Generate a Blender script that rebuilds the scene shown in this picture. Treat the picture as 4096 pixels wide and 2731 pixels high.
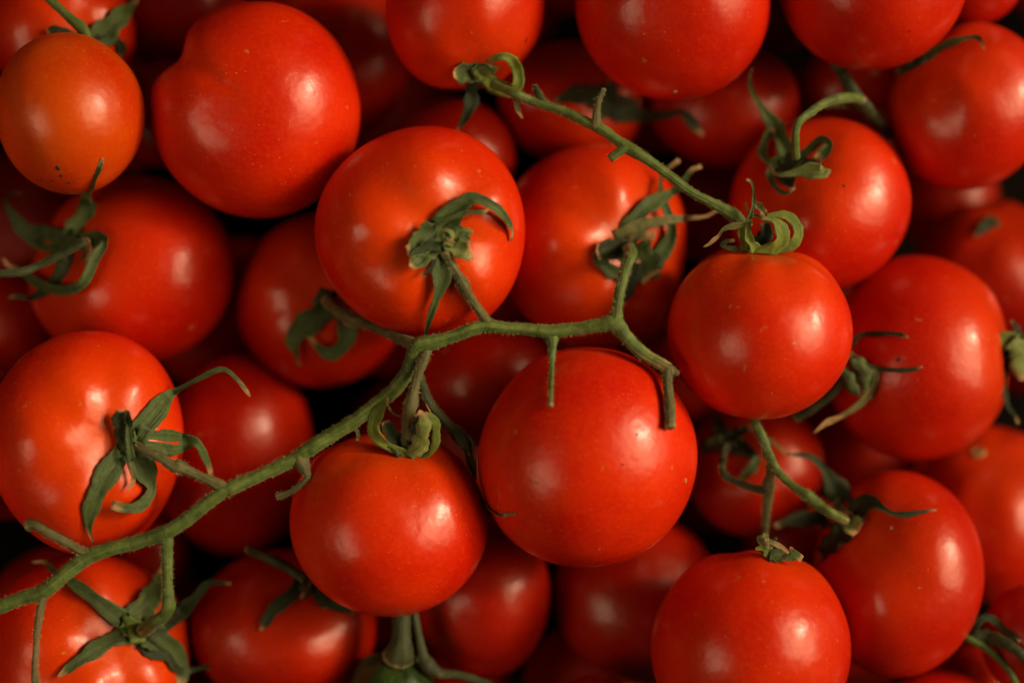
import bpy, math, random
import numpy as np
from mathutils import Vector, Matrix, noise
from mathutils.bvhtree import BVHTree

# ------------------------------------------------------------------ scene
scene = bpy.context.scene
for o in list(bpy.data.objects):
    bpy.data.objects.remove(o)
COL = scene.collection

U = 0.27 / 4096.0            # metres per photograph pixel on the reference plane z = 0
CAMH = 0.46                  # camera height above the reference plane
FX, FY = 2048.0, 1365.5      # picture centre

cam_d = bpy.data.cameras.new('camera')
cam = bpy.data.objects.new('camera', cam_d); COL.objects.link(cam)
cam.location = (0, 0, CAMH)
cam.rotation_euler = (0, 0, 0)
cam_d.sensor_width = 36.0
cam_d.lens = 36.0 * CAMH / 0.27
cam_d.clip_start = 0.01
cam_d.clip_end = 50
cam_d.dof.use_dof = True
cam_d.dof.focus_distance = CAMH - 170 * U
cam_d.dof.aperture_fstop = 2.7
scene.camera = cam

world = bpy.data.worlds.new('World'); scene.world = world
world.use_nodes = True
bg = world.node_tree.nodes['Background']
bg.inputs[0].default_value = (1.0, 0.80, 0.55, 1)
bg.inputs[1].default_value = 0.022

def area(name, direction, dist, sx, sy, power, color, spread=180, aim=(0, 0, 0)):
    d = Vector(direction).normalized()
    l = bpy.data.lights.new(name, 'AREA'); l.shape = 'RECTANGLE'
    l.size = sx; l.size_y = sy; l.energy = power; l.color = color
    l.spread = math.radians(spread)
    o = bpy.data.objects.new(name, l); COL.objects.link(o)
    o.location = Vector(aim) + d * dist
    o.rotation_euler = d.to_track_quat('Z', 'Y').to_euler()
    return o
# a broad window on the right, its brightest pane higher up the picture as a spot narrowed to add vignette, and a small far lamp on the left
area('window_light', (0.80, 0.13, 0.53), 0.95, 0.80, 0.68, 1.95, (1.0, 0.77, 0.45), 60, (0.0, 0.0, 0))
area('side_lamp', (-0.66, -0.24, 0.70), 1.0, 0.50, 0.42, 0.31, (1.0, 0.78, 0.48), 60)
sp = bpy.data.lights.new('window_vignette_spot', 'SPOT'); sp.energy = 50.0; sp.color = (1.0, 0.81, 0.55)
sp.shadow_soft_size = 0.13; sp.spot_size = math.radians(15.2); sp.spot_blend = 1.0  # soft narrow cone added so the centre is brighter than the edges, like vignetting
spo = bpy.data.objects.new('window_vignette_spot', sp); COL.objects.link(spo)
spd = Vector((0.84, 0.27, 0.43)).normalized()
spo.location = spd * 0.95 + Vector((-0.004, 0.004, 0.0))
spo.rotation_euler = spd.to_track_quat('Z', 'Y').to_euler()

vs = scene.view_settings
vs.view_transform = 'Standard'; vs.look = 'None'; vs.gamma = 1.0; vs.exposure = 0.0
vs.use_curve_mapping = False
scene.render.engine = 'CYCLES'
scene.cycles.max_bounces = 5
scene.cycles.diffuse_bounces = 3
scene.cycles.glossy_bounces = 2
scene.cycles.transmission_bounces = 0
scene.cycles.volume_bounces = 0

# ------------------------------------------------------------------ pixel <-> place
def P(x, y, z=0.0):
    """photo pixel + height (in pixel units) -> point in the heap"""
    k = (CAMH - z * U) / CAMH
    return Vector(((x - FX) * U * k, (FY - y) * U * k, z * U))
def proj(v):
    k = CAMH / (CAMH - v[..., 2])
    return np.stack([v[..., 0] * k / U + FX, FY - v[..., 1] * k / U], -1)

TILES = {}
for i, (x0, y0) in enumerate([(0, 0), (1000, 0), (2000, 0), (2996, 0), (0, 900), (1000, 900), (2000, 900), (2996, 900),
                              (0, 1781), (1000, 1781), (2000, 1781), (2996, 1781)]):
    TILES[i + 1] = (x0, y0, 1100 / 1816)
TILES.update(A=(2760, 680, 480 / 2091), B=(1440, 1560, 480 / 2091), C=(2960, 240, 720 / 2091), D=(1780, 160, 1040 / 2352),
             E=(3216, 1260, 880 / 2352), F=(2720, 1640, 1080 / 2352), G=(1000, 2120, 1100 / 2352), H=(3296, 2300, 800 / 2352),
             S=(0, 0, 1.0), d=(0, 0, 4096 / 2352))

# ------------------------------------------------------------------ materials
def new_mat(name):
    m = bpy.data.materials.new(name); m.use_nodes = True
    nt = m.node_tree
    return m, nt, nt.nodes, nt.links, nt.nodes['Principled BSDF']
def ramp(nodes, stops, interp='LINEAR'):
    r = nodes.new('ShaderNodeValToRGB'); r.color_ramp.interpolation = interp
    e = r.color_ramp.elements
    while len(e) < len(stops): e.new(0.5)
    for el, (p, c) in zip(e, stops):
        el.position = p; el.color = (*c, 1) if len(c) == 3 else c
    return r
def mixrgb(nt, fac, a, b, mode='MIX'):
    n = nt.nodes.new('ShaderNodeMix'); n.data_type = 'RGBA'; n.blend_type = mode
    for s, v in ((n.inputs['Factor'], fac), (n.inputs['A'], a), (n.inputs['B'], b)):
        if hasattr(v, 'links'): nt.links.new(v, s)
        elif isinstance(v, tuple): s.default_value = (*v, 1)
        else: s.default_value = v
    return n.outputs['Result']
def tex_noise(nt, vec, scale, detail=3, rough=0.5):
    n = nt.nodes.new('ShaderNodeTexNoise'); n.inputs['Scale'].default_value = scale
    n.inputs['Detail'].default_value = detail; n.inputs['Roughness'].default_value = rough
    if vec is not None: nt.links.new(vec, n.inputs['Vector'])
    return n
def math_node(nt, op, a, b=None, clamp=False):
    n = nt.nodes.new('ShaderNodeMath'); n.operation = op; n.use_clamp = clamp
    for s, v in zip(n.inputs, (a, b)):
        if v is None: continue
        if hasattr(v, 'links'): nt.links.new(v, s)
        else: s.default_value = v
    return n.outputs[0]

def tomato_material(name, deep, bright, shoulder, fleck=0.55, coat_rough=0.245, spots=False):
    m, nt, N, L, bs = new_mat(name)
    tc = N.new('ShaderNodeTexCoord'); obj = tc.outputs['Object']
    info = N.new('ShaderNodeObjectInfo')
    shift = N.new('ShaderNodeVectorMath'); shift.operation = 'ADD'
    rnd = N.new('ShaderNodeCombineXYZ')
    for k in range(3): L.new(info.outputs['Random'], rnd.inputs[k])
    L.new(obj, shift.inputs[0]); L.new(rnd.outputs[0], shift.inputs[1])
    vec = shift.outputs[0]
    big = tex_noise(nt, vec, 45, 2, 0.5)
    r1 = ramp(N, [(0.30, deep), (0.72, bright)])
    L.new(big.outputs['Fac'], r1.inputs[0])
    col = r1.outputs[0]
    # orange shoulder round the stalk (v of the UV map runs from the stalk to the blossom end)
    uv = N.new('ShaderNodeSeparateXYZ'); L.new(tc.outputs['UV'], uv.inputs[0])
    rs = ramp(N, [(0.0, (1, 1, 1)), (0.10, (0.75, 0.75, 0.75)), (0.38, (0, 0, 0))])
    L.new(uv.outputs['Y'], rs.inputs[0])
    sh = math_node(nt, 'MULTIPLY', rs.outputs[0], 0.55)
    col = mixrgb(nt, sh, col, shoulder)
    # fine mottling
    fine = tex_noise(nt, vec, 900, 2, 0.6)
    rf = ramp(N, [(0.45, (0, 0, 0)), (0.75, (1, 1, 1))]); L.new(fine.outputs['Fac'], rf.inputs[0])
    col = mixrgb(nt, math_node(nt, 'MULTIPLY', rf.outputs[0], 0.18), col, shoulder)
    # golden flecks in drifts
    vo = N.new('ShaderNodeTexVoronoi'); vo.inputs['Scale'].default_value = 850; L.new(vec, vo.inputs['Vector'])
    dot = ramp(N, [(0.07, (1, 1, 1)), (0.19, (0, 0, 0))]); L.new(vo.outputs['Distance'], dot.inputs[0])
    drift = tex_noise(nt, vec, 70, 2, 0.6)
    rd = ramp(N, [(0.42, (0, 0, 0)), (0.62, (1, 1, 1))]); L.new(drift.outputs['Fac'], rd.inputs[0])
    sel = N.new('ShaderNodeSeparateColor'); L.new(vo.outputs['Color'], sel.inputs[0])
    keep = math_node(nt, 'POWER', sel.outputs[0], 1.6)
    f = math_node(nt, 'MULTIPLY', math_node(nt, 'MULTIPLY', dot.outputs[0], rd.outputs[0]), keep)
    f = math_node(nt, 'MULTIPLY', f, fleck)
    col = mixrgb(nt, f, col, (0.80, 0.30, 0.035))
    # a few scuffs
    vs2 = N.new('ShaderNodeTexVoronoi'); vs2.inputs['Scale'].default_value = 190
    wn = tex_noise(nt, vec, 300, 3); 
    wv = N.new('ShaderNodeVectorMath'); wv.operation = 'MULTIPLY_ADD'
    L.new(wn.outputs['Color'], wv.inputs[0]); wv.inputs[1].default_value = (0.006, 0.006, 0.006); L.new(vec, wv.inputs[2])
    L.new(wv.outputs[0], vs2.inputs['Vector'])
    sc = ramp(N, [(0.06, (1, 1, 1)), (0.12, (0, 0, 0))]); L.new(vs2.outputs['Distance'], sc.inputs[0])
    s2 = N.new('ShaderNodeSeparateColor'); L.new(vs2.outputs['Color'], s2.inputs[0])
    k2 = math_node(nt, 'GREATER_THAN', s2.outputs[1], 0.72)
    scm = math_node(nt, 'MULTIPLY', math_node(nt, 'MULTIPLY', sc.outputs[0], k2), 0.55)
    col = mixrgb(nt, scm, col, (0.45, 0.20, 0.05))
    k3 = math_node(nt, 'GREATER_THAN', s2.outputs[2], 0.955)
    drk = math_node(nt, 'MULTIPLY', math_node(nt, 'MULTIPLY', sc.outputs[0], k3), 0.8)
    col = mixrgb(nt, drk, col, (0.03, 0.012, 0.005))
    L.new(col, bs.inputs['Base Color'])
    bs.inputs['Subsurface Weight'].default_value = 0.0
    bs.inputs['Subsurface Radius'].default_value = (1.0, 0.16, 0.05)
    bs.inputs['Subsurface Scale'].default_value = 0.0045
    bs.inputs['Roughness'].default_value = 0.55
    bs.inputs['Specular IOR Level'].default_value = 0.45
    bs.inputs['Specular Tint'].default_value = (1.0, 0.22, 0.01, 1)
    bs.inputs['Coat Weight'].default_value = 0.72
    bs.inputs['Coat IOR'].default_value = 1.46
    bloom = tex_noise(nt, vec, 38, 4, 0.6)
    cr = ramp(N, [(0.32, (coat_rough - 0.05,) * 3), (0.68, (coat_rough + 0.07,) * 3)])
    L.new(bloom.outputs['Fac'], cr.inputs[0]); L.new(cr.outputs[0], bs.inputs['Coat Roughness'])
    # soft unevenness of the skin
    b1 = N.new('ShaderNodeBump'); b1.inputs['Strength'].default_value = 0.3; b1.inputs['Distance'].default_value = 0.0022
    n1 = tex_noise(nt, vec, 75, 3, 0.5); L.new(n1.outputs['Fac'], b1.inputs['Height'])
    b2 = N.new('ShaderNodeBump'); b2.inputs['Strength'].default_value = 0.10; b2.inputs['Distance'].default_value = 0.0003
    L.new(fine.outputs['Fac'], b2.inputs['Height']); L.new(b1.outputs[0], b2.inputs['Normal'])
    L.new(b2.outputs[0], bs.inputs['Normal']); L.new(b2.outputs[0], bs.inputs['Coat Normal'])
    return m

M = {}
M['red'] = tomato_material('tomato_skin_red', (0.43, 0.0030, 0.0003), (0.56, 0.013, 0.0004), (0.64, 0.055, 0.001))
M['warm'] = tomato_material('tomato_skin_orange_red', (0.50, 0.0045, 0.0003), (0.63, 0.022, 0.0005), (0.70, 0.085, 0.001), 0.75)
M['orange'] = tomato_material('tomato_skin_pale_orange', (0.48, 0.022, 0.0006), (0.58, 0.062, 0.001), (0.66, 0.15, 0.002), 0.6, 0.28)
M['dull'] = tomato_material('tomato_skin_shaded_red', (0.27, 0.0018, 0.0002), (0.36, 0.006, 0.0003), (0.50, 0.030, 0.001), 0.35, 0.28)  # red skin with the shade of the lower layer put into its colour

def green_material(name, dark, light, tip, tipstart=0.86, rough=0.62, fibre=1.0):
    m, nt, N, L, bs = new_mat(name)
    tc = N.new('ShaderNodeTexCoord')
    uvm = N.new('ShaderNodeMapping'); uvm.inputs['Scale'].default_value = (16, 2.4, 1)
    L.new(tc.outputs['UV'], uvm.inputs[0])
    info = N.new('ShaderNodeObjectInfo')
    add = N.new('ShaderNodeVectorMath'); add.operation = 'ADD'
    rnd = N.new('ShaderNodeCombineXYZ')
    for k in range(3): L.new(info.outputs['Random'], rnd.inputs[k])
    sc = N.new('ShaderNodeVectorMath'); sc.operation = 'SCALE'; sc.inputs['Scale'].default_value = 37
    L.new(rnd.outputs[0], sc.inputs[0]); L.new(uvm.outputs[0], add.inputs[0]); L.new(sc.outputs[0], add.inputs[1])
    n = tex_noise(nt, add.outputs[0], 1.0, 4, 0.6)
    n2 = tex_noise(nt, tc.outputs['Object'], 260, 4, 0.65)
    mixf = math_node(nt, 'ADD', math_node(nt, 'MULTIPLY', n.outputs['Fac'], 0.5), math_node(nt, 'MULTIPLY', n2.outputs['Fac'], 0.5))
    r = ramp(N, [(0.36, dark), (0.64, light)]); L.new(mixf, r.inputs[0])
    col = r.outputs[0]
    pale = tex_noise(nt, tc.outputs['Object'], 1500, 2, 0.6)
    rp = ramp(N, [(0.60, (0, 0, 0)), (0.78, (1, 1, 1))]); L.new(pale.outputs['Fac'], rp.inputs[0])
    col = mixrgb(nt, math_node(nt, 'MULTIPLY', rp.outputs[0], 0.35), col, (0.22, 0.22, 0.07))
    if tip is not None:
        sp = N.new('ShaderNodeSeparateXYZ'); L.new(tc.outputs['UV'], sp.inputs[0])
        t = math_node(nt, 'ADD', sp.outputs['Y'], math_node(nt, 'MULTIPLY', math_node(nt, 'SUBTRACT', n.outputs['Fac'], 0.5), 0.16))
        rt = ramp(N, [(tipstart, (0, 0, 0)), (tipstart + 0.08, (1, 1, 1))]); L.new(t, rt.inputs[0])
        col = mixrgb(nt, rt.outputs[0], col, tip)
        wth = tex_noise(nt, tc.outputs['Object'], 120, 3, 0.6)
        rw = ramp(N, [(0.66, (0, 0, 0)), (0.76, (1, 1, 1))]); L.new(wth.outputs['Fac'], rw.inputs[0])
        col = mixrgb(nt, math_node(nt, 'MULTIPLY', rw.outputs[0], 0.5), col, tip)
    bl = tex_noise(nt, tc.outputs['Object'], 140, 4, 0.7)
    rb = ramp(N, [(0.52, (0, 0, 0)), (0.66, (1, 1, 1))]); L.new(bl.outputs['Fac'], rb.inputs[0])
    col = mixrgb(nt, math_node(nt, 'MULTIPLY', rb.outputs[0], 0.6), col, tuple(c * 0.55 for c in dark))
    L.new(col, bs.inputs['Base Color'])
    bs.inputs['Roughness'].default_value = rough
    bs.inputs['Specular IOR Level'].default_value = 0.35
    bs.inputs['Sheen Weight'].default_value = 0.12
    bs.inputs['Sheen Roughness'].default_value = 0.4
    bs.inputs['Sheen Tint'].default_value = (0.75, 0.8, 0.5, 1)
    bp = N.new('ShaderNodeBump'); bp.inputs['Strength'].default_value = 0.9; bp.inputs['Distance'].default_value = 0.0008
    L.new(mixf, bp.inputs['Height'])
    L.new(bp.outputs[0], bs.inputs['Normal'])
    return m
TAN = (0.42, 0.24, 0.10)
M['sepal'] = green_material('sepal_green', (0.0243, 0.0432, 0.0108), (0.0945, 0.1350, 0.0324), TAN)
M['sepal_pale'] = green_material('sepal_pale_underside', (0.0878, 0.1215, 0.0243), (0.2565, 0.2970, 0.0810), TAN, 0.80)
M['sepal_fresh'] = green_material('sepal_fresh_green', (0.0540, 0.0878, 0.0081), (0.2025, 0.2565, 0.0297), (0.30, 0.20, 0.04), 0.90)
M['sepal_dry'] = green_material('sepal_dry', (0.0675, 0.0702, 0.0189), (0.2295, 0.2093, 0.0675), TAN, 0.62)
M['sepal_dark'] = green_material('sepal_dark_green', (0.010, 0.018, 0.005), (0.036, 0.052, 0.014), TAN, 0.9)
M['stem'] = green_material('stem_green', (0.032, 0.058, 0.007), (0.13, 0.18, 0.032), (0.30, 0.23, 0.09), 0.955)
M['stem_olive'] = green_material('stem_olive_brown', (0.042, 0.042, 0.012), (0.135, 0.120, 0.040), (0.30, 0.23, 0.09), 0.955)
M['stem_brown'] = green_material('stem_dry_brown', (0.075, 0.050, 0.018), (0.21, 0.15, 0.06), (0.30, 0.23, 0.09), 0.955)
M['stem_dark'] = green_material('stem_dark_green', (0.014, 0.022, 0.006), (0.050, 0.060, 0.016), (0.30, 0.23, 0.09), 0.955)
M['green_fruit'] = green_material('unripe_fruit_skin', (0.006, 0.016, 0.003), (0.028, 0.060, 0.008), None, rough=0.35)

m, nt, N, L, bs = new_mat('fuzz'); M['fuzz'] = m
bs.inputs['Base Color'].default_value = (0.34, 0.31, 0.14, 1); bs.inputs['Roughness'].default_value = 0.6
m, nt, N, L, bs = new_mat('scar'); M['scar'] = m
tcn = N.new('ShaderNodeTexCoord'); nn = tex_noise(nt, tcn.outputs['Object'], 700, 3)
rr = ramp(N, [(0.35, (0.20, 0.11, 0.03)), (0.65, (0.50, 0.36, 0.12))]); L.new(nn.outputs['Fac'], rr.inputs[0])
L.new(rr.outputs[0], bs.inputs['Base Color']); bs.inputs['Roughness'].default_value = 0.7
m, nt, N, L, bs = new_mat('blemish'); M['blemish'] = m
bs.inputs['Base Color'].default_value = (0.022, 0.012, 0.005, 1); bs.inputs['Roughness'].default_value = 0.7
m, nt, N, L, bs = new_mat('crate_board'); M['crate'] = m
tcn = N.new('ShaderNodeTexCoord'); nn = tex_noise(nt, tcn.outputs['Object'], 30, 4)
rr = ramp(N, [(0.3, (0.004, 0.003, 0.0025)), (0.7, (0.010, 0.007, 0.005))]); L.new(nn.outputs['Fac'], rr.inputs[0])
L.new(rr.outputs[0], bs.inputs['Base Color']); bs.inputs['Roughness'].default_value = 0.9; bs.inputs['Specular IOR Level'].default_value = 0.05

# ------------------------------------------------------------------ mesh helpers
def mesh_obj(name, verts, faces, mat, parent=None, origin=None, uvs=None, smooth=True):
    org = Vector(origin) if origin is not None else Vector((0, 0, 0))
    me = bpy.data.meshes.new(name)
    me.from_pydata([tuple(Vector(v) - org) for v in verts], [], faces)
    if smooth: me.polygons.foreach_set('use_smooth', [True] * len(me.polygons))
    if uvs is not None:
        ul = me.uv_layers.new(name='UVMap')
        li = np.empty(len(me.loops), dtype=np.int32); me.loops.foreach_get('vertex_index', li)
        ul.data.foreach_set('uv', np.asarray(uvs, dtype=np.float32)[li].ravel())
    me.materials.append(M[mat])
    o = bpy.data.objects.new(name, me); COL.objects.link(o)
    if parent is not None:
        o.parent = parent
        o.location = org - world_loc(parent)
    else:
        o.location = org
    return o
def world_loc(o):
    v = Vector(o.location)
    while o.parent: o = o.parent; v += Vector(o.location)
    return v
def empty(name, loc):
    o = bpy.data.objects.new(name, None); COL.objects.link(o); o.location = loc
    o.empty_display_size = 0.01
    return o
def tag(o, label, cat, group=None):
    o['label'] = label; o['category'] = cat
    if group: o['group'] = group
def catmull(pts, n):
    """pts: list of tuples of floats, resampled to n points"""
    p = np.array(pts, float)
    if len(p) == 2:
        t = np.linspace(0, 1, n)[:, None]; return p[0] * (1 - t) + p[1] * t
    d = np.r_[0, np.cumsum(np.maximum(np.linalg.norm(np.diff(p[:, :2], axis=0), axis=1), 1e-6))]
    q = np.vstack([2 * p[0] - p[1], p, 2 * p[-1] - p[-2]])
    out = []
    for s in np.linspace(0, d[-1], n):
        i = min(np.searchsorted(d, s, 'right') - 1, len(p) - 2); i = max(i, 0)
        t = (s - d[i]) / (d[i + 1] - d[i])
        a, b, c, e = q[i], q[i + 1], q[i + 2], q[i + 3]
        out.append(0.5 * ((2 * b) + (-a + c) * t + (2 * a - 5 * b + 4 * c - e) * t * t + (-a + 3 * b - 3 * c + e) * t ** 3))
    return np.array(out)

# ------------------------------------------------------------------ tomato bodies
class Tom: pass
TOMS = {}
ORDER = []

def rot_to(axis):
    return np.array(Vector((0, 0, 1)).rotation_difference(Vector(axis).normalized()).to_matrix())

def body_shape(seed, axis, dimple, ob, lobes, dents, nt_=64, np_=96):
    """unit tomato: pole 0 is the stalk; returns verts (rotated to axis), uv"""
    rng = random.Random(seed)
    th = np.linspace(0, math.pi, nt_ + 1)[1:-1]
    ph = np.linspace(0, 2 * math.pi, np_, endpoint=False)
    T, F = np.meshgrid(th, ph, indexing='ij')
    T = np.r_[0.0, T.ravel(), math.pi]; F = np.r_[0.0, F.ravel(), 0.0]
    nl = rng.choice([4, 5, 5, 6]); p0 = rng.random() * 6.28; p1 = rng.random() * 6.28
    r = np.ones_like(T)
    r += lobes * np.cos(nl * F + p0) * np.exp(-((T - 0.70) / 0.40) ** 2) * np.minimum(1, T / 0.45) ** 2
    r += lobes * 0.4 * np.cos(3 * F + p1) * np.sin(T) ** 2
    r -= dimple * np.exp(-(T / 0.36) ** 2)
    r += dimple * 0.10 * np.exp(-((T - 0.75) / 0.30) ** 2)
    r -= 0.035 * np.exp(-((math.pi - T) / 0.30) ** 2)
    for _ in range(5):
        a = np.array([rng.gauss(0, 1) for _ in range(3)]); a /= np.linalg.norm(a)
        dvec = np.stack([np.sin(T) * np.cos(F), np.sin(T) * np.sin(F), np.cos(T)], -1)
        r += 0.010 * rng.uniform(-1, 1) * (dvec @ a) + 0.012 * rng.uniform(-1, 1) * ((dvec @ a) ** 2 - 0.33) + 0.008 * rng.uniform(-1, 1) * np.sin(4 * (dvec @ a))
    v = np.stack([r * np.sin(T) * np.cos(F), r * np.sin(T) * np.sin(F), r * np.cos(T) * ob], -1)
    v = v @ rot_to(axis).T
    for dn_ in dents:
        if len(dn_) == 4:                    # a groove running down the side at one bearing
            az, wid, dep, zw = dn_
            da = np.abs((np.arctan2(v[:, 1], v[:, 0]) - math.radians(az) + math.pi) % (2 * math.pi) - math.pi)
            el = np.arctan2(v[:, 2], np.hypot(v[:, 0], v[:, 1]))
            v = v * (1 - dep * np.exp(-(da / wid) ** 2) * np.exp(-(el / zw) ** 2))[:, None]
            continue
        dx, dy, dz, wid, dep = dn_
        a = np.array([dx, dy, dz]); a = a / np.linalg.norm(a)
        dn = v / np.linalg.norm(v, axis=1, keepdims=True)
        ang = np.arccos(np.clip(dn @ a, -1, 1))
        v = v * (1 - dep * np.exp(-(ang / wid) ** 2))[:, None]
    uv = np.stack([F / 6.2832, T / math.pi], -1)
    faces = []
    R = nt_ - 1
    for j in range(np_): faces.append((0, 1 + j, 1 + (j + 1) % np_))
    for i in range(R - 1):
        for j in range(np_):
            a = 1 + i * np_ + j; b = 1 + i * np_ + (j + 1) % np_
            faces.append((a, a + np_, b + np_, b))
    last = len(v) - 1
    for j in range(np_): faces.append((last, 1 + (R - 1) * np_ + (j + 1) % np_, 1 + (R - 1) * np_ + j))
    return v, uv, faces

def ell_r(t, u):
    return 1 / math.sqrt((u[0] / t.rx) ** 2 + (u[1] / t.ry) ** 2 + (u[2] / t.rz) ** 2)
def clear_of(c, t, others, k):
    for o in others:
        dv = np.array(c) - o.c
        L_ = np.linalg.norm(dv)
        if L_ < 1e-6: return False
        u = dv / L_
        if L_ < k * (ell_r(t, u) + ell_r(o, u)): return False
    return True

def add_tomato(key, cx, cy, rx, ry, z0, axis, mat, label, dimple=0.10, ob=0.90, lobes=0.018, dents=(), k=0.985, grp=None, res=(64, 96), cat='tomato', hub=None, name='tomato', zfix=None):
    """cx, cy, rx, ry in 2352-wide picture pixels"""
    s = 4096 / 2352
    t = Tom(); t.key = key; t.px = (cx * s, cy * s); t.prx = rx * s; t.pry = ry * s
    z = z0
    while True:
        f = (CAMH - z * U) / CAMH
        t.rx, t.ry = t.prx * U * f, t.pry * U * f; t.rz = 0.5 * (t.rx + t.ry) * 0.97
        c = P(*t.px, z)
        if zfix is not None or clear_of(c, t, [TOMS[q] for q in ORDER], k) or z < -1800: break
        z -= 6
    t.z = z; t.c = np.array(c)
    if hub is not None:                      # stalk end seen in the picture
        hx, hy = hub
        ux, uy = (hx - t.px[0]) / t.prx, -(hy - t.px[1]) / t.pry
        q = ux * ux + uy * uy
        axis = (ux, uy, math.sqrt(max(0.02, 1 - q)))
    t.axis = Vector(axis).normalized()
    seed = sum(ord(ch) * (i + 3) for i, ch in enumerate(key)) * 7 + 11
    v, uv, faces = body_shape(seed, t.axis, dimple, ob, lobes, dents, *res)
    sc = np.array([t.rx, t.ry, t.rz]); cen = t.c.copy()
    for _ in range(4):
        w = v * sc + cen
        p = proj(w)
        lo, hi = p.min(0), p.max(0)
        sc[0] *= 2 * t.prx / (hi[0] - lo[0]); sc[1] *= 2 * t.pry / (hi[1] - lo[1])
        sc[2] = 0.5 * (sc[0] + sc[1]) * 0.98
        w = v * sc + cen; p = proj(w); lo, hi = p.min(0), p.max(0)
        f = (CAMH - cen[2]) / CAMH
        cen[0] += (t.px[0] - (lo[0] + hi[0]) / 2) * U * f
        cen[1] -= (t.px[1] - (lo[1] + hi[1]) / 2) * U * f
    w = v * sc + cen
    t.verts = w; t.c = cen; t.pole = Vector(w[0])
    t.bvh = BVHTree.FromPolygons([tuple(q) for q in w], faces)
    base = (cen[0], cen[1], float(w[:, 2].min()))
    t.root = empty(name, base)
    t.body = mesh_obj('fruit_body', w, faces, mat, t.root, cen, uv)
    tag(t.root, label, cat, grp)
    TOMS[key] = t; ORDER.append(key)
    return t

CAMV = Vector((0, 0, CAMH))
def surf(t, x, y):
    """height (pixel units) of tomato t under photo pixel x, y ; None when missed"""
    d = (P(x, y, 0) - CAMV).normalized()
    h = t.bvh.ray_cast(CAMV, d)
    return h[0].z / U if h[0] is not None else None
def surf_near(t, x, y):
    z = surf(t, x, y)
    if z is not None: return z
    for s in (0.97, 0.94, 0.9, 0.85, 0.8):
        dx, dy = (x - t.px[0]) / t.prx, (y - t.px[1]) / t.pry
        q = math.hypot(dx, dy)
        z = surf(t, t.px[0] + dx / q * s * t.prx, t.px[1] + dy / q * s * t.pry)
        if z is not None: return z
    return t.z
def surf_all(x, y, skip=()):
    zs = [surf(TOMS[k], x, y) for k in ORDER if k not in skip]
    zs = [z for z in zs if z is not None]
    return max(zs) if zs else None

def S(tile, x, y):
    x0, y0, s = TILES[tile]
    return (x0 + x * s, y0 + y * s)

A_ = add_tomato
# ---- upper layer
A_('T1', 964, 533, 242, 244, 0, None, 'warm', 'large glossy tomato with withered curled calyx and stalk across its middle', hub=S(6, 1275, 130), dimple=0.15, lobes=0.04, ob=0.84)
A_('T2', 1350, 1050, 252, 253, 0, (-0.35, 0.65, -0.6), 'warm', 'largest smooth red tomato with a cut vine peg casting a shadow on it', ob=0.95)
A_('T3', 893, 1203, 228, 213, -20, (0.08, 0.93, 0.34), 'warm', 'round red tomato under the main vine with green sepals looped at its top', dimple=0.10)
A_('T4', 1746, 765, 213, 198, -10, (0.03, 0.97, 0.22), 'warm', 'smooth red tomato topped by curled sepals at the end of the upper vine', dimple=0.09, ob=0.92)
A_('T5', 196, 1017, 226, 258, 0, None, 'warm', 'big red tomato with star calyx and stalk joined to the main vine', hub=S(5, 870, 1430), dimple=0.15, lobes=0.028, ob=0.86)
A_('T7', 162, 261, 173, 186, 60, (0.45, 0.55, -0.6), 'orange', 'pale orange tomato with a few tiny dark specks near its edge', ob=1.0, lobes=0.004)
A_('T6', 585, 252, 243, 249, -150, (0.2, 0.1, -0.95), 'warm', 'large lopsided tomato with a pinched waist and no calyx showing', ob=0.98, dents=((147, 0.24, 0.17, 0.85), (0.05, -0.05, 1.0, 0.35, 0.025)))
A_('T20', 203, 1503, 235, 234, -230, None, 'warm', 'red tomato below the main vine with a green star calyx lying open', hub=S(9, 920, 1200), dimple=0.17, lobes=0.05, ob=0.84)
A_('T9', 1725, 1490, 230, 228, -30, (0.05, 0.86, -0.35), 'warm', 'smooth tomato with golden flecks below the dry upright vine stalk', ob=0.95)
A_('T14', 1546, 5, 224, 226, -100, (0.2, 0.3, -0.9), 'red', 'big smooth red tomato with tiny pale blossom mark above the upper vine')
A_('T13', 2005, -48, 220, 212, -120, (0.3, 0.2, -0.9), 'red', 'plain matt red tomato resting on a tomato with a thin hooked sepal')
A_('T15', 1068, 18, 183, 187, -110, None, 'red', 'red tomato whose looped green calyx begins the upper vine', hub=S('D', 330, 330), dimple=0.08)
A_('T8', 302, 622, 237, 219, -60, None, 'red', 'red tomato with calyx spilling over its side beneath the pale orange tomato', hub=S(5, 440, 140), dimple=0.12, ob=0.86)
A_('T11', 1884, 469, 209, 202, -120, None, 'red', 'red tomato with folded pale sepal and bent stalk behind the curled calyx', hub=S('C', 560, 1180), dimple=0.12, ob=0.88)
A_('T10', 2064, 1318, 197, 238, -80, None, 'red', 'tall red tomato with dark drooping sepals at the end of a jointed stalk', hub=S('F', 1500, 1010), dimple=0.10)
A_('T12', 2226, 244, 189, 194, -180, None, 'red', 'red tomato with one thin hooked sepal lying across its shoulder', hub=S(4, 1150, 400), dimple=0.05)
A_('T16', 2105, 822, 211, 236, -150, None, 'red', 'red tomato with long drooping sepals at its side and a dark fleck', hub=S('E', 2100, 385), dimple=0.08, lobes=0.008, ob=0.96)
A_('T17', 1358, 565, 219, 237, -150, None, 'warm', 'orange red tomato with a sunken stalk end behind the forked vine', hub=S(7, 850, 190), dimple=0.13, lobes=0.05, ob=0.85)
A_('T18', 738, 690, 198, 199, -260, None, 'red', 'blurred red tomato tucked half under the large glossy one with limp sepals', hub=S(6, 500, 480), dimple=0.08)
A_('T19', 540, 1043, 182, 236, -260, (-0.3, 0.3, -0.9), 'red', 'long oval red tomato beneath the main vine with no calyx showing')
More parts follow.
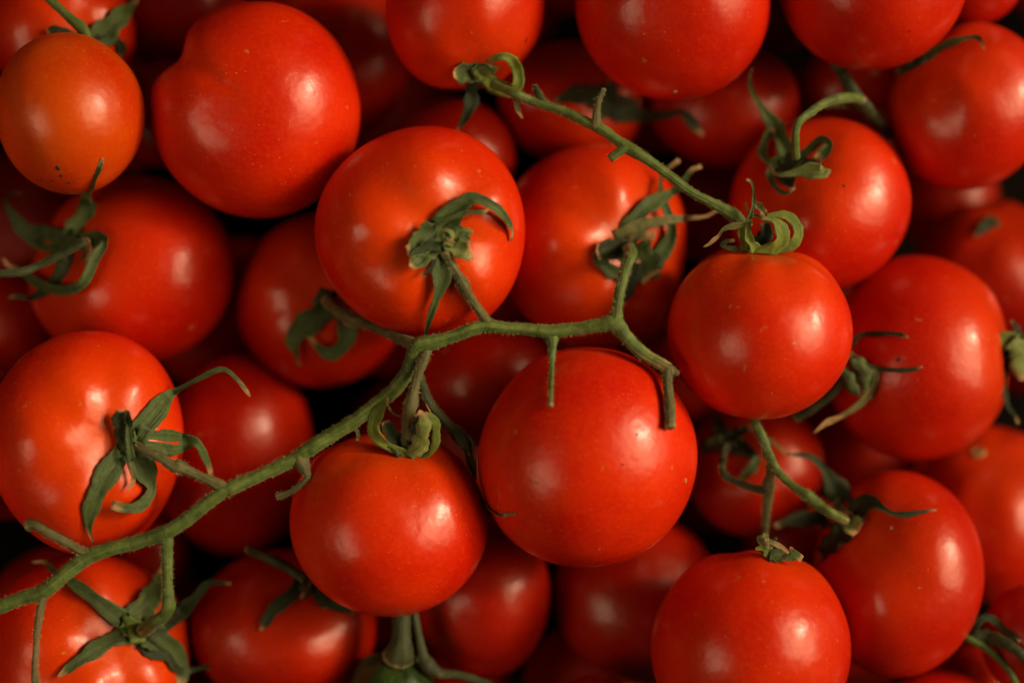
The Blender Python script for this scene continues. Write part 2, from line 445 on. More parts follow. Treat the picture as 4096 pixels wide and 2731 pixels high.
A_('T37', 2165, 1672, 150, 135, -160, (0, -0.5, -0.8), 'red', 'edge of a dull red tomato below the tall red tomato')
A_('T34', 2265, 1178, 195, 205, -220, None, 'red', 'red tomato with a bare pale stalk scar and no calyx', hub=S('d', 2246, 1038), dimple=0.05)
A_('T32', 2240, -45, 112, 104, -300, (0, 0.5, -0.8), 'red', 'small red tomato wedged behind the plain matt one')
A_('T42', 902, 1590, 97, 100, -200, (0.1, 0.93, 0.2), 'green_fruit', 'small dark green unripe fruit with a thick pale stalk', dimple=0.04, lobes=0.03, cat='fruit', name='unripe_fruit')
# ---- second layer
A_('T24', 768, 120, 180, 202, -420, (0.1, 0.4, -0.9), 'red', 'blurred red tomato behind the lopsided one, beside the looped calyx tomato')
A_('T25', 140, 75, 172, 165, -260, None, 'red', 'red tomato behind the pale orange one with an upright sepal', hub=S(1, 600, 250), dimple=0.09)
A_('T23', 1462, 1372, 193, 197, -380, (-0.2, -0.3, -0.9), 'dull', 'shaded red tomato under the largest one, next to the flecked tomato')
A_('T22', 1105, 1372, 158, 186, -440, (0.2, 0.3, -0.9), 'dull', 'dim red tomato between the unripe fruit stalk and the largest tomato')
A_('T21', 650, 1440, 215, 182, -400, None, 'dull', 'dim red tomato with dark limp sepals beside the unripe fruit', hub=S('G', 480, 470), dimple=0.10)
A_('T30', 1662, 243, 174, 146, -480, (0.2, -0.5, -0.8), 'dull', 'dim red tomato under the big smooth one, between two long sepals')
A_('T29', 1312, 235, 170, 142, -340, None, 'red', 'shaded red tomato under the upper vine with dark spread sepals', hub=S('D', 1470, 570), dimple=0.10)
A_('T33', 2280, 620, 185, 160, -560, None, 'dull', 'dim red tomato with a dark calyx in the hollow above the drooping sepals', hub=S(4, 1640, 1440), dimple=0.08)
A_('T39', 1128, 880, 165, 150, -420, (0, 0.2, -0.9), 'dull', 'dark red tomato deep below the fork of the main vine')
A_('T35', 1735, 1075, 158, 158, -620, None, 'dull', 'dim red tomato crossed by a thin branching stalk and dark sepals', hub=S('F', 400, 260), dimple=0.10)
A_('T36', 2232, 1618, 112, 138, -260, (0.2, -0.3, -0.9), 'red', 'bright red tomato beside the dark green stalks under the tall tomato')
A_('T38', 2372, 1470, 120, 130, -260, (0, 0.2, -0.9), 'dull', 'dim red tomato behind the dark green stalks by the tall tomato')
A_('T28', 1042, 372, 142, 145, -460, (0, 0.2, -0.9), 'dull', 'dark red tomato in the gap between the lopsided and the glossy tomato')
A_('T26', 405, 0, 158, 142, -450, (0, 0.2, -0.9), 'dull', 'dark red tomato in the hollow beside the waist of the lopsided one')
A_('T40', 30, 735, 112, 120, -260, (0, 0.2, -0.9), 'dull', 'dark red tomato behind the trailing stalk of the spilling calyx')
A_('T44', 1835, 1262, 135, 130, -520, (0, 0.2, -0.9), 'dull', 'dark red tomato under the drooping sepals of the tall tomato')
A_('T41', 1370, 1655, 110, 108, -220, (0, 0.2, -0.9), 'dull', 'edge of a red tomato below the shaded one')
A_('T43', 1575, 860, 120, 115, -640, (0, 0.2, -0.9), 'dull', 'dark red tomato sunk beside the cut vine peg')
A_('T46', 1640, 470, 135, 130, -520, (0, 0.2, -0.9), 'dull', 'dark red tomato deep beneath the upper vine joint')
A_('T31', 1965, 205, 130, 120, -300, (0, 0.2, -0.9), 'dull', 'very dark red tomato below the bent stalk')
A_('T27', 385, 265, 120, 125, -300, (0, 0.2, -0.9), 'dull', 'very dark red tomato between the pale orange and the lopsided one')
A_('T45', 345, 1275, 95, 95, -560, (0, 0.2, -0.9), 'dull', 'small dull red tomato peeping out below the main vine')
A_('T47', 1030, 1640, 85, 80, -200, (0, 0.2, -0.9), 'red', 'sliver of a red tomato touching the unripe fruit')
A_('T48', 2165, 455, 130, 120, -700, (0, 0.2, -0.9), 'dull', 'very dark red tomato sunk below the one with the thin hooked sepal')
# ---- the heap goes on below and around the picture
rngf = random.Random(5)
FILL = []
def filler(x, y, r, z0, zlow, label, grp, k=0.96):
    """drop a tomato of radius r (metres) from height z0 until it touches nothing"""
    t = Tom(); t.rx = t.ry = r; t.rz = r * 0.95
    z = z0
    while z > zlow:
        c = np.array((x, y, z))
        if clear_of(c, t, [TOMS[q] for q in ORDER] + FILL, k): break
        z -= 0.0008
    else:
        return None
    t.c = c; FILL.append(t)
    t.lab = (label, grp)
    return t
GL = 'red tomato of the heap lying in deep shadow underneath'
for iz, z0 in enumerate((-0.046, -0.070)):
    for iy in range(-4, 5):
        for ix in range(-5, 6):
            x = (ix + (iy % 2) * 0.5) * 0.043 + rngf.uniform(-1, 1) * 0.008 + iz * 0.02
            y = iy * 0.037 + rngf.uniform(-1, 1) * 0.008
            if abs(x) > 0.19 or abs(y) > 0.14: continue
            filler(x, y, rngf.uniform(0.020, 0.0255), z0, -0.098, GL, 'tomatoes hidden in the heap')
# a ring of neighbours just outside the frame
RING = [(x * 0.0465, y * 0.124) for x in range(-4, 5) for y in (-1, 1)] + [(x * 0.169, y * 0.045) for y in range(-2, 3) for x in (-1, 1)]
for x, y in RING:
    for zz in ((-0.030, -0.06) if (x > 0.1 and abs(y) < 0.06) else (-0.002, -0.045)):
        filler(x + rngf.uniform(-1, 1) * 0.003, y + rngf.uniform(-1, 1) * 0.003, rngf.uniform(0.024, 0.0275), zz, -0.098,
               'red tomato at the outer edge of the heap', 'tomatoes around the edge of the heap')
for _ in range(260):
    x = rngf.uniform(-0.17, 0.17); y = rngf.uniform(-0.125, 0.125)
    inside = abs(x) < 0.125 and abs(y) < 0.08
    filler(x, y, rngf.uniform(0.015, 0.023), -0.058 if inside else -0.030, -0.072, GL, 'tomatoes hidden in the heap', 0.95)
PROTO = []
for q in range(5):
    v, uv, faces = body_shape(900 + q, (0, 0, 1), 0.10, 0.93, 0.02, (), 28, 42)
    me_o = mesh_obj('fruit_body', v, faces, 'dull' if q % 2 else 'red', None, None, uv)
    PROTO.append(me_o.data); bpy.data.objects.remove(me_o)
FLOOR = min([t.c[2] - t.rz for t in FILL] + [t.c[2] - t.rz for t in TOMS.values()]) - 0.0005
for i, t in enumerate(FILL):
    root = empty('tomato', (t.c[0], t.c[1], t.c[2] - t.rz))
    b = bpy.data.objects.new('fruit_body', PROTO[i % 5]); COL.objects.link(b); b.parent = root
    b.location = (0, 0, t.rz); b.scale = (t.rx, t.ry, t.rz)
    b.rotation_euler = (math.radians(100 + rngf.uniform(0, 150)), rngf.uniform(-0.6, 0.6), rngf.uniform(0, 6.28))
    tag(root, t.lab[0], 'tomato', t.lab[1])
fl = mesh_obj('crate_floor', [(-0.6, -0.5, FLOOR), (0.6, -0.5, FLOOR), (0.6, 0.5, FLOOR), (-0.6, 0.5, FLOOR),
                              (-0.6, -0.5, FLOOR - 0.01), (0.6, -0.5, FLOOR - 0.01), (0.6, 0.5, FLOOR - 0.01), (-0.6, 0.5, FLOOR - 0.01)],
              [(0, 1, 2, 3), (7, 6, 5, 4), (0, 4, 5, 1), (1, 5, 6, 2), (2, 6, 7, 3), (3, 7, 4, 0)], 'crate', smooth=False)
fl['kind'] = 'structure'

# ------------------------------------------------------------------ sepals and stalks
RNG = random.Random(77)
def ribbon(name, ctr, mat, parent, nvec=None, roll=(0, 0), cup=0.16, centre=None, thick=4.0, wav=0.10, seed=0, blunt=0.15):
    """ctr: rows x, y, z (world metres), full width (m)."""
    rng = random.Random(seed)
    n, mcols = len(ctr), 7
    pts = [Vector(r[:3]) for r in ctr]
    top, bot, uv = [], [], []
    W_prev = None
    ph = rng.random() * 6
    for i in range(n):
        t_ = i / (n - 1)
        a = pts[max(0, i - 1)]; b = pts[min(n - 1, i + 1)]
        T = (b - a).normalized()
        if nvec is None:
            toc = (CAMV - pts[i]).normalized()
            rad = (pts[i] - centre).normalized() if centre is not None else toc
            Nn = (toc * 0.68 + rad * 0.32)
        elif nvec == 'loop':
            toc = (CAMV - pts[i]).normalized()
            inp = T.cross(toc).normalized()
            side = inp if centre is None or True else inp
            mid = sum(pts, Vector()) / n
            if inp.dot(pts[i] - mid) < 0: inp = -inp
            Nn = inp * 0.50 + toc * 0.85
        else:
            Nn = Vector(nvec)
        W = T.cross(Nn)
        if W.length < 1e-5: W = W_prev or Vector((1, 0, 0))
        W.normalize()
        if W_prev is not None and W.dot(W_prev) < 0: W = -W
        if W_prev is not None: W = (W * 0.6 + W_prev * 0.4); W = (W - T * W.dot(T)).normalized()
        W_prev = W
        Nn = W.cross(T).normalized()
        if nvec is None and Nn.dot(CAMV - pts[i]) < 0: Nn = -Nn
        ang = math.radians(roll[0] * (1 - t_) + roll[1] * t_)
        Wr = W * math.cos(ang) + Nn * math.sin(ang); Nr = Nn * math.cos(ang) - W * math.sin(ang)
        w = ctr[i][3] / max(0.55, math.cos(ang)) if abs(ang) < 1.2 else ctr[i][3]
        vis = math.sqrt(max(0.0, 1 - Wr.dot((CAMV - pts[i]).normalized()) ** 2))
        w = w / max(0.55, vis)
        wl = w * (1 + wav * 1.6 * math.sin(ph + t_ * 17) + wav * rng.uniform(-1, 1))
        for j in range(mcols):
            u = -1 + 2 * j / (mcols - 1)
            off = cup * w * (u * u - 0.35) + 0.06 * w * math.exp(-(u / 0.22) ** 2) * -1
            off += wav * 0.9 * w * math.sin(ph * 2 + t_ * 13 + u * 2.0) * abs(u)
            p = pts[i] + Wr * (u * wl * 0.5) + Nr * off
            th = thick * U * (1 - 0.6 * abs(u) ** 3) * (1 - 0.55 * t_)
            top.append(p + Nr * th * 0.5); bot.append(p - Nr * th * 0.5); uv.append(((u + 1) / 2, t_))
    V = top + bot; nn = n * mcols
    F = []
    for i in range(n - 1):
        for j in range(mcols - 1):
            a = i * mcols + j; q = (a, a + 1, a + mcols + 1, a + mcols)
            F.append(q); F.append(tuple(nn + k for k in reversed(q)))
        for j, d in ((0, 1), (mcols - 1, -1)):
            a = i * mcols + j; b = a + mcols
            F.append((a, b, nn + b, nn + a) if d == 1 else (b, a, nn + a, nn + b))
    for i, d in ((0, 1), (n - 1, -1)):
        for j in range(mcols - 1):
            a = i * mcols + j
            F.append((a + 1, a, nn + a, nn + a + 1) if d == 1 else (a, a + 1, nn + a + 1, nn + a))
    return mesh_obj(name, V, F, mat, parent, pts[0], uv + uv)

HAIRS = {}
def tube(name, ctr, mat, parent, seed=0, sides=12, cap=True, rough=0.06, hair=None, hairlen=9, hairden=1.0):
    """ctr rows: x, y, z, radius in metres"""
    rng = random.Random(seed)
    n = len(ctr); pts = [Vector(r[:3]) for r in ctr]
    ref = Vector((0, 0, 1)); V, F, uv = [], [], []
    off = Vector((seed * 3.1 % 17, seed * 1.7 % 13, 0))
    length = 0
    for i in range(n):
        if i: length += (pts[i] - pts[i - 1]).length
        T = (pts[min(n - 1, i + 1)] - pts[max(0, i - 1)]).normalized()
        A = T.cross(ref)
        if A.length < 0.05: A = T.cross(Vector((0, 1, 0)))
        A.normalize(); B = A.cross(T).normalized()
        r = ctr[i][3] * (1 + 0.13 * noise.noise(pts[i] / U * 0.012 + off))
        for j in range(sides):
            a = 2 * math.pi * j / sides
            dirv = A * math.cos(a) + B * math.sin(a)
            nz = noise.noise((pts[i] / U * 0.035) + off + dirv * 0.9) + 0.6 * noise.noise((pts[i] / U * 0.11) + off + dirv * 1.6)
            ridge = 0.05 * math.cos(3 * a + i * 0.05 + seed)
            V.append(pts[i] + dirv * r * (1 + rough * 2.0 * nz + ridge)); uv.append((j / sides, i / (n - 1)))
    for i in range(n - 1):
        for j in range(sides):
            a = i * sides + j; b = i * sides + (j + 1) % sides
            F.append((a, b, b + sides, a + sides))
    if cap:
        # a cut end: slightly sunk
        V.append(pts[0]); uv.append((0.5, 0)); c0 = len(V) - 1
        T = (pts[-1] - pts[-2]).normalized()
        V.append(pts[-1] - T * ctr[-1][3] * 0.25); uv.append((0.5, 1)); c1 = len(V) - 1
        for j in range(sides):
            F.append((c0, (j + 1) % sides, j)); a = (n - 1) * sides
            F.append((c1, a + j, a + (j + 1) % sides))
    o = mesh_obj(name, V, F, mat, parent, pts[0], uv)
    if hair is not None:
        HL = HAIRS.setdefault(hair, [])
        cnt = int(length / U * hairden)
        for _ in range(cnt):
            i = rng.randrange(n - 1); f = rng.random()
            c = pts[i].lerp(pts[i + 1], f); r = ctr[i][3] * (1 - f) + ctr[i + 1][3] * f
            T = (pts[i + 1] - pts[i]).normalized()
            A = T.cross(ref); A = A.normalized() if A.length > 0.05 else Vector((1, 0, 0)); B = A.cross(T)
            a = rng.random() * 6.283; dirv = A * math.cos(a) + B * math.sin(a)
            Ln = hairlen * U * rng.uniform(0.35, 1.5)
            d2 = (dirv + T * rng.uniform(-0.5, 0.5) + A * rng.uniform(-.3, .3)).normalized()
            p0 = c + dirv * r * 0.9
            HL.append((p0, p0 + d2 * (Ln + r * 0.1), T * (0.6 * U)))
    return o
def finish_hairs(key, parent):
    HL = HAIRS.get(key, [])
    if not HL: return
    V, F = [], []
    for p0, p1, t in HL:
        k = len(V); V += [p0 - t, p0 + t, p1]; F.append((k, k + 1, k + 2))
    o = mesh_obj('fuzz', V, F, 'fuzz', parent, world_loc(parent), smooth=False)
    o['kind'] = 'stuff'

def pxpath(tile, pts):
    x0, y0, s = TILES[tile]
    return [(x0 + p[0] * s, y0 + p[1] * s, p[2] * s) + tuple(p[3:]) for p in pts]

SEED = [0]
def sepal(key, calyx, tile, pts, h=(10, 18), mat='sepal', over=(), clamp=True, n=26, zabs=None, **kw):
    """pts: x, y, full width in tile pixels [, extra height]; h: height above own fruit at start and end"""
    SEED[0] += 1
    t = TOMS[key] if key else None
    pp = pxpath(tile, pts)
    sm = catmull([(p[0], p[1], p[2], (p[3] if len(p) > 3 else 0.0)) for p in pp], n)
    rows, zz = [], []
    for i, (x, y, w, e) in enumerate(sm):
        f = i / (n - 1); w = max(w, 2.5)
        if zabs is not None:
            z = zabs[0] * (1 - f) + zabs[1] * f + e
        else:
            z = surf_near(t, x, y) + h[0] * (1 - f) + h[1] * f + e
        for k in over:
            zo = surf(TOMS[k], x, y)
            if zo is not None: z = max(z, zo + 8 + 0.1 * w)
        zz.append(z)
    zz = np.array(zz)
    zs = zz.copy()
    for _ in range(2):
        zs[1:-1] = 0.25 * zs[:-2] + 0.5 * zs[1:-1] + 0.25 * zs[2:]
    zs = np.maximum(zs, zz - 4) if zabs is None else zs
    for (x, y, w, e), z in zip(sm, zs):
        p = P(x, y, z); k = (CAMH - z * U) / CAMH
        rows.append((p.x, p.y, p.z, max(w * 1.14, 2.5) * U * k))
    cen = Vector(t.c) if t else None
    return ribbon('sepal', rows, mat, calyx, centre=cen, seed=SEED[0], **kw)

def make_calyx(key, tile, x, y, r=40, mat='sepal', hh=14):
    t = TOMS[key]
    px, py = S(tile, x, y)
    zt = surf_near(t, px, py)
    c = P(px, py, zt)
    nrm = (c - Vector(t.c)).normalized()
    A = nrm.orthogonal().normalized(); B = nrm.cross(A)
    V, F, uv = [], [], []
    R = r * U
    prof = [(1.15, -8), (1.0, hh * 0.25), (0.75, hh * 0.6), (0.45, hh * 0.9), (0.2, hh)]
    ns = 15
    for k, (f, z) in enumerate(prof):
        for j in range(ns):
            a = 2 * math.pi * j / ns
            rr = R * f * (1 + (0.16 * math.cos(5 * a) if k < 3 else 0))
            V.append(c + A * rr * math.cos(a) + B * rr * math.sin(a) + nrm * z * U); uv.append((j / ns, 0.1 + 0.05 * k))
    V.append(c + nrm * hh * 1.02 * U); uv.append((0.5, 0.3))
    for k in range(len(prof) - 1):
        for j in range(ns):
            a = k * ns + j; b = k * ns + (j + 1) % ns
            F.append((a, b, b + ns, a + ns))
    l = (len(prof) - 1) * ns
    for j in range(ns): F.append((l + j, l + (j + 1) % ns, len(V) - 1))
    o = mesh_obj('calyx', V, F, mat, t.root, c, uv)
    t.hub = c
    return o

def stalk(parent, tile, pts, mat='stem', name='stalk', n=None, skip=(), clampz=True, hair=None, add=4, rough=0.07, lift=0.9, **kw):
    """pts: x, y, radius in tile pixels, height z (pixel units)"""
    SEED[0] += 1
    pp = pxpath(tile, pts)
    ln = sum(math.hypot(a[0] - b[0], a[1] - b[1]) for a, b in zip(pp, pp[1:]))
    n = n or max(8, int(ln / 9))
    sm = catmull(pp, n)
    zz = []
    for x, y, r, z in sm:
        if clampz:
            zo = surf_all(x, y, skip)
            if zo is not None: z = max(z, zo + r * lift + add)
        zz.append(z)
    zz = np.array(zz); zs = zz.copy()
    for _ in range(3):
        if len(zs) > 2: zs[1:-1] = 0.25 * zs[:-2] + 0.5 * zs[1:-1] + 0.25 * zs[2:]
    rows = []
    for (x, y, r, _), z in zip(sm, zs):
        p = P(x, y, z); k = (CAMH - z * U) / CAMH
        rows.append((p.x, p.y, p.z, r * U * k))
    return tube(name, rows, mat, parent, SEED[0], hair=hair, rough=rough, **kw)
# ================================================================== calyces
# --- T1
c = make_calyx('T1', 6, 1275, 130, 44)
sepal('T1', c, 2, [(1270, 1520, 150), (1330, 1420, 150, 8), (1410, 1340, 95, 22), (1480, 1308, 60, 34), (1570, 1340, 56, 40), (1650, 1400, 52, 36), (1712, 1480, 36, 24), (1730, 1535, 24, 12), (1722, 1590, 12)], roll=(0, 20), cup=0.2)
sepal('T1', c, 2, [(1215, 1478, 45, 10), (1330, 1440, 36, 22), (1430, 1405, 28, 30), (1540, 1400, 22, 34), (1575, 1382, 12, 34)], cup=0.3)
sepal('T1', c, 6, [(1275, 60, 120), (1190, 70, 150, 8), (1120, 115, 140, 18), (1045, 175, 75, 30)], roll=(0, 25), cup=0.3)
sepal('T1', c, 6, [(1270, 130, 90, 16), (1180, 165, 110, 20), (1110, 220, 110, 30), (1060, 280, 40, 38)], roll=(-15, 20), cup=0.3, mat='sepal')
sepal('T1', c, 6, [(1260, 140, 60, 34), (1180, 140, 46, 40), (1100, 175, 40, 46), (1040, 195, 26, 46)], mat='sepal_dark')
sepal('T1', c, 6, [(1280, 110, 60, 22), (1360, 150, 90, 34), (1420, 170, 110, 44), (1462, 160, 105, 50)], mat='sepal_pale', roll=(20, -10))
sepal('T1', c, 6, [(1300, 40, 110), (1390, 60, 90), (1455, 115, 20)], mat='sepal')
sepal('T1', c, 6, [(1345, 128, 30, 44), (1290, 105, 28, 50), (1262, 72, 26, 62), (1285, 38, 24, 72), (1328, 50, 24, 76), (1336, 88, 22, 72), (1300, 112, 18, 64)], mat='sepal_pale', nvec='loop')
sepal('T1', c, 6, [(1345, 100, 26, 30), (1375, 48, 22, 40), (1420, 30, 20, 46), (1466, 45, 20, 46), (1450, 58, 14, 42)], mat='sepal_pale')
sepal('T1', c, 6, [(1262, 190, 110, 8), (1265, 290, 112, 16), (1258, 390, 84, 22), (1225, 500, 50, 24), (1190, 600, 34, 20), (1162, 700, 26, 12), (1150, 805, 12, 8)], roll=(0, 25), cup=0.22)
sepal('T1', c, 6, [(1205, 180, 34, 20), (1212, 255, 26, 26), (1180, 300, 22, 22), (1128, 336, 12, 14)], mat='sepal_dark')
# --- T5
c = make_calyx('T5', 5, 870, 1420, 46)
sepal('T5', c, 5, [(880, 1400, 150), (960, 1310, 160, 4), (1040, 1220, 115, 10), (1110, 1130, 60, 20), (1190, 1078, 34, 34), (1300, 1020, 28, 50), (1420, 962, 30, 70), (1490, 955, 28, 80), (1560, 1015, 26, 80), (1600, 1062, 34, 70), (1652, 1132, 8, 60)], cup=0.2)
sepal('T5', c, 5, [(900, 1410, 130), (1040, 1425, 150), (1160, 1440, 125, 6), (1270, 1430, 84, 12), (1315, 1460, 46, 20), (1350, 1530, 40, 20), (1376, 1590, 34, 16), (1395, 1660, 20, 12)], roll=(0, 20), cup=0.18)
sepal('T5', c, 5, [(850, 1480, 60, 18), (835, 1400, 82, 30), (822, 1310, 92, 42), (822, 1222, 88, 50)], mat='sepal_dark', roll=(35, 35), cup=0.3)
sepal('T5', c, 5, [(870, 1560, 40, 46), (855, 1450, 40, 56), (850, 1330, 36, 58), (842, 1230, 30, 54)], mat='sepal', roll=(10, 10), cup=0.3)
sepal('T5', c, 9, [(850, -20, 100), (780, 80, 130, 2), (700, 200, 130, 6), (640, 310, 110, 6), (598, 430, 84, 4), (585, 540, 44, 2), (614, 642, 8, 2)], cup=0.16)
sepal('T5', c, 9, [(870, 0, 100), (930, 100, 130, 4), (970, 200, 110, 14), (1000, 280, 66, 26), (975, 345, 56, 38), (920, 398, 64, 44), (830, 410, 62, 40), (738, 388, 54, 30)], cup=0.2, roll=(0, 10))
sepal('T5', c, 9, [(850, 60, 40, 30), (868, 130, 36, 34), (882, 205, 30, 26), (872, 250, 22, 16), (836, 300, 6, 8)], mat='sepal_dry', roll=(0, 0))
# --- T20
c = make_calyx('T20', 9, 930, 1200, 62, mat='sepal_fresh', hh=10)
sepal('T20', c, 9, [(900, 1200, 150), (800, 1145, 105, 4), (700, 1075, 92, 8), (580, 980, 84, 12), (470, 900, 56, 12), (360, 830, 40, 10), (300, 772, 24, 8), (208, 770, 12, 4)], cup=0.2)
sepal('T20', c, 9, [(920, 1190, 190), (945, 1090, 170, 4), (990, 1010, 120, 8), (1035, 910, 78, 12), (1072, 800, 12, 14)], mat='sepal', cup=0.2)
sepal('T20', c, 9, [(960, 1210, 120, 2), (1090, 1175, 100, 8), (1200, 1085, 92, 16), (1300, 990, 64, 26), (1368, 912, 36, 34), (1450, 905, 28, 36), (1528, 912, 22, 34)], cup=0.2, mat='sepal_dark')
sepal('T20', c, 9, [(900, 1220, 150), (800, 1258, 100, 4), (700, 1300, 92, 8), (580, 1380, 84, 8), (480, 1450, 60, 4), (374, 1534, 10, 2)], cup=0.22)
sepal('T20', c, 9, [(960, 1230, 180), (1060, 1285, 130, 6), (1150, 1350, 90, 10), (1200, 1430, 74, 14), (1195, 1510, 60, 10), (1180, 1590, 30, 6)], cup=0.25, roll=(0, 20))
sepal('T20', c, 9, [(930, 1260, 120), (1000, 1345, 90, 6), (1110, 1395, 60, 18), (1150, 1462, 44, 26), (1220, 1488, 34, 30), (1330, 1466, 26, 30), (1390, 1455, 24, 30), (1428, 1415, 24, 30)], cup=0.25, mat='sepal_dark')
sepal('T20', c, 9, [(900, 1160, 120, 6), (860, 1200, 120, 8), (840, 1260, 60, 4)], mat='sepal_fresh')
# --- T8
c = make_calyx('T8', 5, 440, 140, 48)
sepal('T8', c, 1, [(480, 1600, 170), (540, 1500, 150, 6), (575, 1380, 110, 16), (598, 1270, 66, 20), (630, 1160, 42, 18), (662, 1095, 34, 14), (682, 1042, 8, 8)], over=('T7',), cup=0.18)
sepal('T8', c, 5, [(440, 130, 160), (300, 90, 130, 4), (170, 40, 110, 10), (90, -60, 44, 20), (44, -140, 26, 26), (45, -180, 22, 30), (90, -215, 22, 30), (150, -205, 12, 24)], cup=0.2)
sepal('T8', c, 5, [(430, 160, 120), (560, 120, 110, 8), (680, 78, 80, 20), (690, 130, 60, 34), (630, 210, 60, 40), (590, 310, 58, 44), (540, 390, 64, 48), (440, 432, 66, 50), (330, 415, 60, 50), (235, 375, 50, 50), (160, 315, 44, 50), (60, 270, 30, 50), (22, 222, 14, 46)], cup=0.2, mat='sepal')
sepal('T8', c, 5, [(500, 160, 150), (480, 250, 160), (420, 340, 120, 4), (320, 410, 70, 8), (250, 460, 44, 10), (190, 484, 30, 14), (110, 470, 30, 16), (54, 482, 10, 14)], mat='sepal_dark', cup=0.2)
sepal('T8', c, 5, [(250, 90, 60, 2), (380, 140, 190, 4), (500, 170, 210, 4), (600, 150, 90, 4)], mat='sepal', cup=0.1)
stalk(TOMS['T8'].root, 5, [(560, 110, 20, 0), (430, 185, 25, 0), (260, 265, 26, 0), (140, 310, 26, 40), (0, 322, 26, 60), (-120, 330, 26, 60)], mat='stem_dark', add=22, name='stalk')
# --- T17
c = make_calyx('T17', 7, 850, 200, 56)
sepal('T17', c, 3, [(830, 1560, 110), (890, 1450, 100, 16), (960, 1375, 86, 34), (1060, 1312, 78, 52), (1150, 1262, 54, 66), (1215, 1195, 34, 78), (1265, 1125, 30, 84), (1330, 1100, 34, 84)], over=(), cup=0.2, roll=(0, 10), mat='sepal')
sepal('T17', c, 3, [(760, 1568, 90), (900, 1500, 74, 22), (1050, 1460, 60, 44), (1220, 1442, 34, 62), (1350, 1432, 20, 70), (1400, 1410, 16, 70), (1440, 1380, 18, 70)], cup=0.2, mat='sepal_dry')
sepal('T17', c, 7, [(1000, 350, 60), (1060, 200, 90, 10), (1120, 90, 74, 24), (1130, 0, 60, 34), (1092, -120, 46, 44), (1062, -225, 28, 54), (1062, -310, 24, 62), (1105, -365, 26, 70), (1185, -430, 24, 74)], cup=0.2)
sepal('T17', c, 7, [(840, 190, 160), (920, 240, 230, 2), (1000, 350, 120, 8)], mat='sepal')
sepal('T17', c, 7, [(850, 160, 120, 8), (740, 150, 110, 18), (640, 180, 90, 26)], mat='sepal_dark', roll=(10, 20))
sepal('T17', c, 7, [(640, 175, 70, 20), (690, 265, 80, 10), (775, 330, 60, 6), (830, 360, 40, 2)], mat='sepal')
sepal('T17', c, 7, [(850, 110, 50, 40), (930, 75, 46, 60), (1025, 76, 40, 70)], mat='sepal_dry', roll=(10, 30))
sepal('T17', c, 7, [(850, 250, 130, 2), (850, 380, 100, 4), (838, 460, 60, 4), (818, 525, 10, 2)], mat='sepal_dark')
# --- T4 : curled sepals standing up from the far side
c = make_calyx('T4', 'A', 1000, 1390, 44, mat='sepal_fresh')
zt4 = surf_near(TOMS['T4'], *S('A', 1000, 1430)) + 10
def za(a, b): return (zt4 + a, zt4 + b)
sepal('T4', c, 'A', [(1000, 1385, 70), (1300, 1405, 80), (1600, 1390, 110), (1800, 1290, 150), (1885, 1100, 170), (1835, 930, 150), (1720, 810, 130), (1580, 775, 100), (1350, 795, 66), (1100, 800, 52), (1025, 745, 40), (978, 650, 36), (968, 572, 34)], zabs=za(0, 60), nvec='loop', mat='sepal_fresh', n=40, cup=0.05)
sepal('T4', c, 'A', [(1000, 1390, 90), (1250, 1385, 130), (1480, 1350, 210), (1610, 1200, 220), (1590, 1040, 180), (1490, 900, 120), (1330, 845, 70), (1240, 870, 40)], zabs=za(20, 90), nvec='loop', mat='sepal_fresh', n=34, cup=0.08)
sepal('T4', c, 'A', [(950, 1395, 120), (950, 1290, 110), (890, 1150, 90), (900, 1000, 80), (960, 930, 60)], zabs=za(26, 90), mat='sepal_fresh', cup=0.3)
sepal('T4', c, 'A', [(1150, 1390, 160), (1060, 1260, 130), (1010, 1110, 110), (1020, 960, 90), (1080, 880, 60)], zabs=za(40, 100), mat='sepal_fresh', cup=0.3)
sepal('T4', c, 'A', [(1000, 1395, 60), (760, 1365, 70), (575, 1320, 70), (620, 1250, 60), (780, 1230, 50)], zabs=za(10, 40), nvec='loop', mat='sepal')
sepal('T4', c, 'A', [(1080, 920, 90), (850, 965, 100), (660, 1000, 84), (560, 1060, 60), (500, 1150, 46), (400, 1230, 56), (320, 1300, 52), (225, 1342, 16)], zabs=za(90, 60), mat='sepal_dry', cup=0.2, roll=(0, 15))
sepal('T4', c, 'A', [(1010, 920, 80), (1080, 720, 64), (1112, 520, 48), (1112, 360, 44), (1065, 215, 42), (970, 158, 44)], zabs=za(70, 30), mat='sepal', cup=0.25)
sepal('T4', c, 'A', [(1080, 540, 60), (1200, 640, 110), (1290, 750, 90), (1340, 840, 40)], zabs=za(40, 70), mat='sepal_dry', cup=0.3)
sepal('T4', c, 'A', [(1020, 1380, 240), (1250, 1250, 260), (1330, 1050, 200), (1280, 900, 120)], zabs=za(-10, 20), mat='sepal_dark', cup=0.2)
# --- T3 : bands looping upward
c = make_calyx('T3', 'B', 830, 1090, 40, mat='sepal_fresh')
z3 = surf_near(TOMS['T3'], *S('B', 830, 1130)) + 8
def zb(a, b): return (z3 + a, z3 + b)
sepal('T3', c, 'B', [(800, 1100, 110), (560, 1010, 130), (350, 880, 170), (240, 720, 200), (250, 540, 210), (330, 370, 180), (430, 230, 120), (490, 130, 50)], zabs=zb(4, 130), nvec='loop', mat='sepal_fresh', n=34, cup=0.06)
sepal('T3', c, 'B', [(850, 1090, 260), (980, 1000, 290), (1060, 860, 250), (1100, 700, 220), (1110, 560, 190), (1080, 430, 130), (1010, 375, 50)], zabs=zb(14, 150), mat='sepal_pale', cup=-0.22, n=30)
sepal('T3', c, 'B', [(1000, 1160, 60), (1180, 1110, 100), (1300, 920, 140), (1330, 740, 150), (1300, 570, 150), (1220, 450, 120), (1130, 395, 50)], zabs=zb(0, 110), mat='sepal_fresh', cup=-0.2, n=30)
